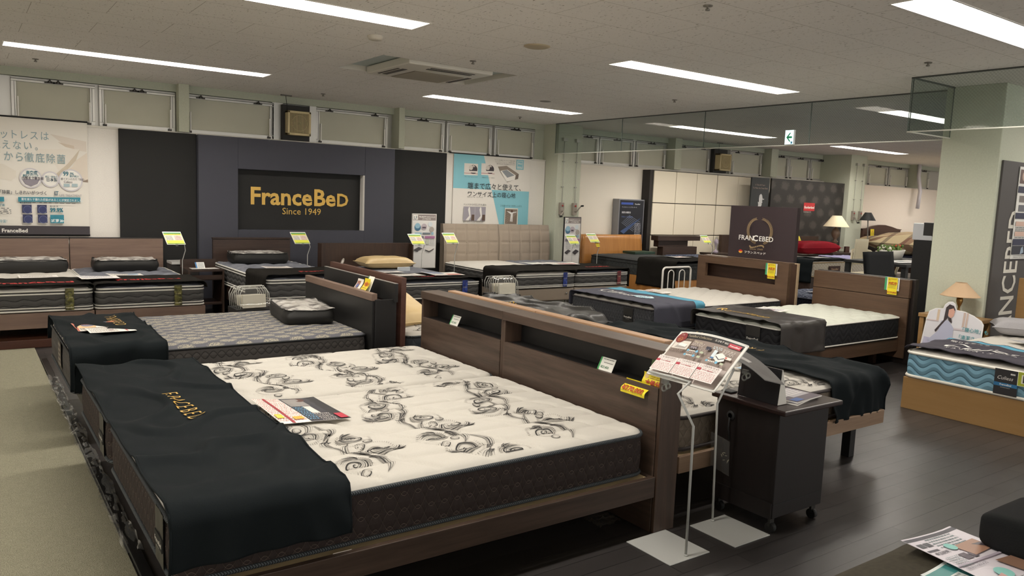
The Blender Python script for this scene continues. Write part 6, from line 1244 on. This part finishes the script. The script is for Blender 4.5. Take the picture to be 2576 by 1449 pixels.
# ------------------------------------------------------------------ far right background
t = frame('bed', 'dark bed frame under the red pillow and the black draped cream mattress', (12.2, 14.36, 8.02, 9.4), (.08, .3), w_dk, .03, [], None, None)
g = G(); g.box(12.3, 14.5, 9.42, 9.5, 0, .95, w_dkZ); g.box(12.9, 14.3, 9.36, 9.419, .8, .84, w_dk); part('head_panel', t, g)
mS, _ = mattress('mattress', 'white mattress with cream scroll border and black throw, under the red pillow', (12.2, 13.38, 8.0, 9.40), .31, .60, tp_white, sd_S, [(0, .009, mat('a89068', .5)), (.012, .009, mat('a89068', .5))], q_brick(.3, .125), .012, .06)
mS2, _ = mattress('mattress', 'white mattress with a lavender throw behind the black chair', (13.42, 14.36, 8.0, 9.40), .31, .60, tp_white, sd_S, [(0, .008, pv)], q_brick(.3, .125), .012, .06)
throw('throw', 'black throw on the cream bordered mattress below the red pillow', 'Y', 7.99, 8.6, 12.2, 13.38, .61, .4, .12, throw_blk, .006, 51, .008, None, 20, 50)
throw('throw', 'lavender throw hanging over the white mattress behind the black chair', 'Y', 7.97, 8.7, 13.44, 14.36, .612, .05, .3, fabric('lavender_cloth', '8f8cae', '9996b8', .7, 200, .2), .005, 52, .004, None, 20, 50)
g = G(); g.box(12.68, 13.02, 7.97, 7.985, .4, .5, mat('3a201c', .6)); draw(g, flatP((12.68, 7.969, .4), (.34, 0, 0), (0, 0, .1)), .34, .1, [('t', 'FranceBed', .18, .3, .5, 'c8a888', .01)], .002); part('brand_tab', mS, g, 'dark brown label')
leaflet('grey leaflet on the black throw of the cream bordered mattress', [(12.6, 8.5), (13.0, 8.45), (13.0, 8.15), (12.6, 8.2)], .626, [('b', .1, .85, .8, 6, .12, 'a8a8a8')], 'c8c8c8')
pillow('pillow', 'large red velvet pillow before the damask board', (13.65, 9.0, .76), 1.35, .5, .24, 0, redv)
ptag('price_card', 'yellow price card standing behind the red pillow', (13.62, 9.3, .84), (.13, 0, 0), (-.05, .03, .12), .13, .13, [('c', .5, .7, .15, 'd8a03a'), ('b', .1, .5, .8, 4, .1, 'a88a2a')], 'e8dc4a')
t = thing('bedside_table', 'dark bedside table with the tall cream lamp before the far pillar', 'bedside table', (14.9, 9.2, 0)); g = G(); g.box(14.4, 15.3, 9.0, 9.4, .6, .64, w_dk); part('top', t, g, bevel=.005); g = G(); g.box(14.43, 15.27, 9.02, 9.4, 0, .599, w_dkZ); part('body', t, g)
table_lamp('tall table lamp with a wrapped cream pleated shade before the far pillar', (14.62, 9.12), .641, 1.17, 1.39, .25, .09, fabric('pleated_cream', 'dccfae', 'e4d8ba', .5, 60, .3), mat('7a6552', .4), [(0, 0), (.065, 0), (.065, .02), (.055, .03), (.045, .2), (.06, .21), (.06, .23), (.03, .25), (.04, .29), (.075, .34), (.085, .4), (.065, .46), (.03, .5), (.012, .52), (.012, .72)])
tag(G().box(15.0, 15.14, 9.1, 9.14, .641, .76, mat('4a3028', .5)).build('photo_card'), 'small dark red card on the far bedside table', 'card'); tag(G().box(15.08, 15.2, 9.03, 9.06, .641, .69, white).build('price_card'), 'tiny white card on the far bedside table', 'price card')
# carved headboard bed with plaid quilt
t = thing('bed', 'brown bed with an arched headboard and a plaid quilt at the far right', 'bed', (17.6, 9.5, 0))
pr = [(16.9, 0), (18.55, 0), (18.55, 1.08), (18.62, 1.10), (18.4, 1.115), (18.15, 1.16), (17.85, 1.2), (17.6, 1.2), (17.3, 1.17), (17.1, 1.12), (16.83, 1.11), (16.9, 1.08)]
g = G(); g.prism(pr, lambda x, y, d: (x, 9.9-d, y), -.03, .03, w_car); g.box(17.0, 17.7, 9.86, 9.869, .5, .98, w_car); g.box(17.75, 18.45, 9.86, 9.869, .5, .98, w_car); part('head_panel', t, g, bevel=.008)
g = G(); g.box(16.9, 18.55, 7.9, 9.85, .2, .4, w_car); part('base', t, g)
pl, nt, b = newmat('plaid_cotton', .9, .2); v, x, y, z = uvw(nt, 'Object'); d1 = pp((x+y*.4)/.42)<.11; d2 = pp((y-x*.4+z)/.42)<.11; d3 = pp((x+y*.4)/.42+.35)<.05
nt.links.new(mixc(nt, mx(d1*.6, d3*.7), mixc(nt, d2*.6, 'c4b391', '5b4f4a'), '6f3a34'), b.inputs['Base Color'])
pillow('quilt', 'thick plaid quilt heaped on the far bed with the arched headboard', (17.3, 8.7, .84), 2.2, 1.5, .48, .0, pl, cat='quilt'); pillow('pillow', 'plaid pillow before the arched headboard', (17.1, 9.55, .86), 1.3, .4, .2, .0, pl)
t = thing('mattress', 'mattress under the plaid quilt', 'mattress', (17.7, 8.9, .4)); g = G(); g.box(16.6, 18.8, 7.9, 9.8, .401, .60, mat('2b2f45', .8)); part('body', t, g, bevel=.05)
ptag('price_card', 'yellow price card hanging on the arched headboard', (17.15, 9.82, .93), (.15, 0, 0), (0, .01, .17), .15, .17, [('c', .5, .7, .15, 'd8a03a'), ('b', .1, .5, .8, 4, .1, 'a88a2a')], 'e8d42a')
t = thing('floor_lamp', 'black cone shade lamp on a thin stem before the arched headboard', 'lamp', (15.9, 9.2, 0)); g = G(); g.lathe([(.165, 1.31), (.065, 1.48)], (15.9, 9.2, 0), black, 28); g.lathe([(.063, 1.48), (.163, 1.31)], (15.9, 9.2, 0), black, 28); part('lamp_shade', t, g); g = G(); g.tube([(15.95, 9.2, .02), (15.97, 9.2, .9), (15.93, 9.2, 1.2), (15.9, 9.2, 1.42)], .012, mat('8d8a84', .4, .5)); part('stem', t, g); g = G(); g.lathe([(0, .02), (.14, .02), (.15, 0)], (15.95, 9.2, 0), black); part('lamp_base', t, g)
# woven cream armchair
t = thing('armchair', 'cream woven armchair beyond the black chair', 'armchair', (12.7, 7.2, 0)); wv = fabric('cream_weave', 'cfc6ac', 'd8d0b8', .7, 80, .6)
g = G(); g.grid(lambda a, b: (12.32+.38*a+.04*(1-b), 7.36+.02*math.sin(PI*a)-.05*b, .60+.43*b), 10, 8, wv); part('backrest', t, g, solid=.025)
g = G(); g.box(12.36, 13.1, 7.0, 7.42, .42, .46, wv); part('seat', t, g, bevel=.015)
for yy in (7.0, 7.42): g = G(); g.tube([(12.45, yy, .84), (12.8, yy, .84), (13.0, yy, .81), (13.16, yy, .72), (13.2, yy, .6), (13.1, yy, .44)], .022, wv); part('armrest', t, g)
for xx, yy in ((12.4, 7.04), (12.4, 7.40), (13.08, 7.04), (13.08, 7.40)): g = G(); g.tube([(xx, yy, 0), (xx, yy, .84 if xx < 12.5 else .44)], .02, wv); part('leg', t, g)
def dchair(label, x0, x1, y, zt, m):
    t = thing('chair', label, 'chair', ((x0+x1)/2, y, 0)); g = G(); g.grid(lambda a, b: (x0+.03*(1-b)+(x1-x0-.0)*a, y+.06*b, .45+(zt-.45)*b), 8, 8, m); part('backrest', t, g, solid=.05)
    g = G(); g.box(x0+.02, x1-.02, y-.02, y+.42, .42, .47, m); part('seat', t, g, bevel=.01)
    for xx in (x0+.05, x1-.05):
        for yy in (y+.02, y+.38): g = G(); g.box(xx-.02, xx+.02, yy-.02, yy+.02, 0, .419, black); part('leg', t, g)
dchair('black high backed dining chair at the dark table on the far right', 10.42, 11.15, 6.0, .93, dk3)
t = thing('dining_table', 'dark dining table beside the black chair on the far right', 'table', (12.2, 6.2, 0)); g = G(); g.box(11.35, 13.2, 5.9, 6.9, .70, .74, black); part('tabletop', t, g)
for xx, yy in ((11.4, 5.95), (13.15, 5.95), (11.4, 6.85), (13.15, 6.85)): g = G(); g.box(xx-.035, xx+.035, yy-.035, yy+.035, 0, .699, black); part('leg', t, g)
leaflet('white papers lying on the dark dining table', [(11.6, 6.6), (12.5, 6.5), (12.4, 6.0), (11.5, 6.1)], .745, [('p', [(.3, .5), (.5, .6), (.55, .5), (.4, .4)], '5a7a7a'), ('b', .2, .4, .6, 3, .08, '8a8a88')], 'dfe0dc')
t = thing('flower_trough', 'white oval trough of flowers on the dark table at the far right', 'flower trough', (12.35, 6.7, .74)); g = G(); g.lathe([(0, 0), (.26, 0), (.33, .13), (.34, .14), (.34, .155), (.31, .15)], (0, 0, 0), mat('d5d2c8', .3), 32); g.v = [(12.4+x, 6.7+y*.35, .741+z) for x, y, z in g.v]; part('trough', t, g)
rr = random.Random(5)
for nm, c, n_, dx in (('foliage', '5f7a3a', 70, 0), ('white_flowers', 'e6e2d0', 18, -.1), ('orange_flowers', 'c86a48', 16, .2)):
    g = G()
    for k in range(n_): x, y, z = 12.35+dx+rr.uniform(-.24, .24)*(1 if dx == 0 else .6), 6.7+rr.uniform(-.1, .1), .9+rr.uniform(-.02, .07); g.lathe([(0, -.02), (.022, -.005), (.012, .018), (0, .02)], (x, y, z), mat(c, .7), 6)
    part(nm, t, g)
t = thing('cabinet', 'black cabinet with a white topped device beside the large pillar', 'cabinet', (8.5, 4.15, 0))
g = G(); g.box(8.25, 8.75, 4.05, 4.24, 0, 1.22, black); part('cabinet', t, g, bevel=.003)
g = G(); g.box(8.25, 8.75, 4.05, 4.26, 1.222, 1.4, mat('c9cbd0', .4)); part('white_top', t, g, 'white casing', bevel=.008); g = G(); g.box(8.2499, 8.76, 4.0, 4.15, 1.27, 1.41, blackm); part('dark_cover', t, g, 'black cover', bevel=.004)
t = thing('cable_duct', 'white hanging cable duct before the far windows', 'cable duct', (18.5, 9.75, 1.4)); g = G()
g.tube([(19.2, 9.9, CZ), (19.2, 9.9, 2.4), (19.3, 9.88, 2.05), (19.25, 9.88, 1.62)], .05, mat('d0cbd0', .5), 4); part('duct', t, g)
# films and strips along the carpet edge, small litter
t = thing('edge_film', 'crumpled clear film along the carpet edge beside the beds', 'plastic film', (.55, 5, 0)); g = G()
g.grid(lambda a, b: (.50+.07*a+.02*mnoise.noise(Vector((b*14, a*3, 2))), 3.3+3.4*b, .012+.03*abs(mnoise.noise(Vector((b*30, a*4, 1))))), 6, 120, film); part('film', t, g)
g = G(); g.box(.515, .56, -1, 7.4, .001, .018, mat('1a1a1b', .25)); tag(g.build('edge_strip', bevel=.004), 'glossy black edge strip between carpet and plank floor', 'floor strip')
t = thing('plastic_wrap', 'small crumpled clear wrap on the floor under the nearest bed frame', 'plastic wrap', (2.44, 2.56, 0)); g = G(); g.grid(lambda a, b: (2.36+.14*a, 2.52+.12*b, .004+.035*abs(mnoise.noise(Vector((a*7, b*7, 4))))), 12, 12, film); part('film', t, g)
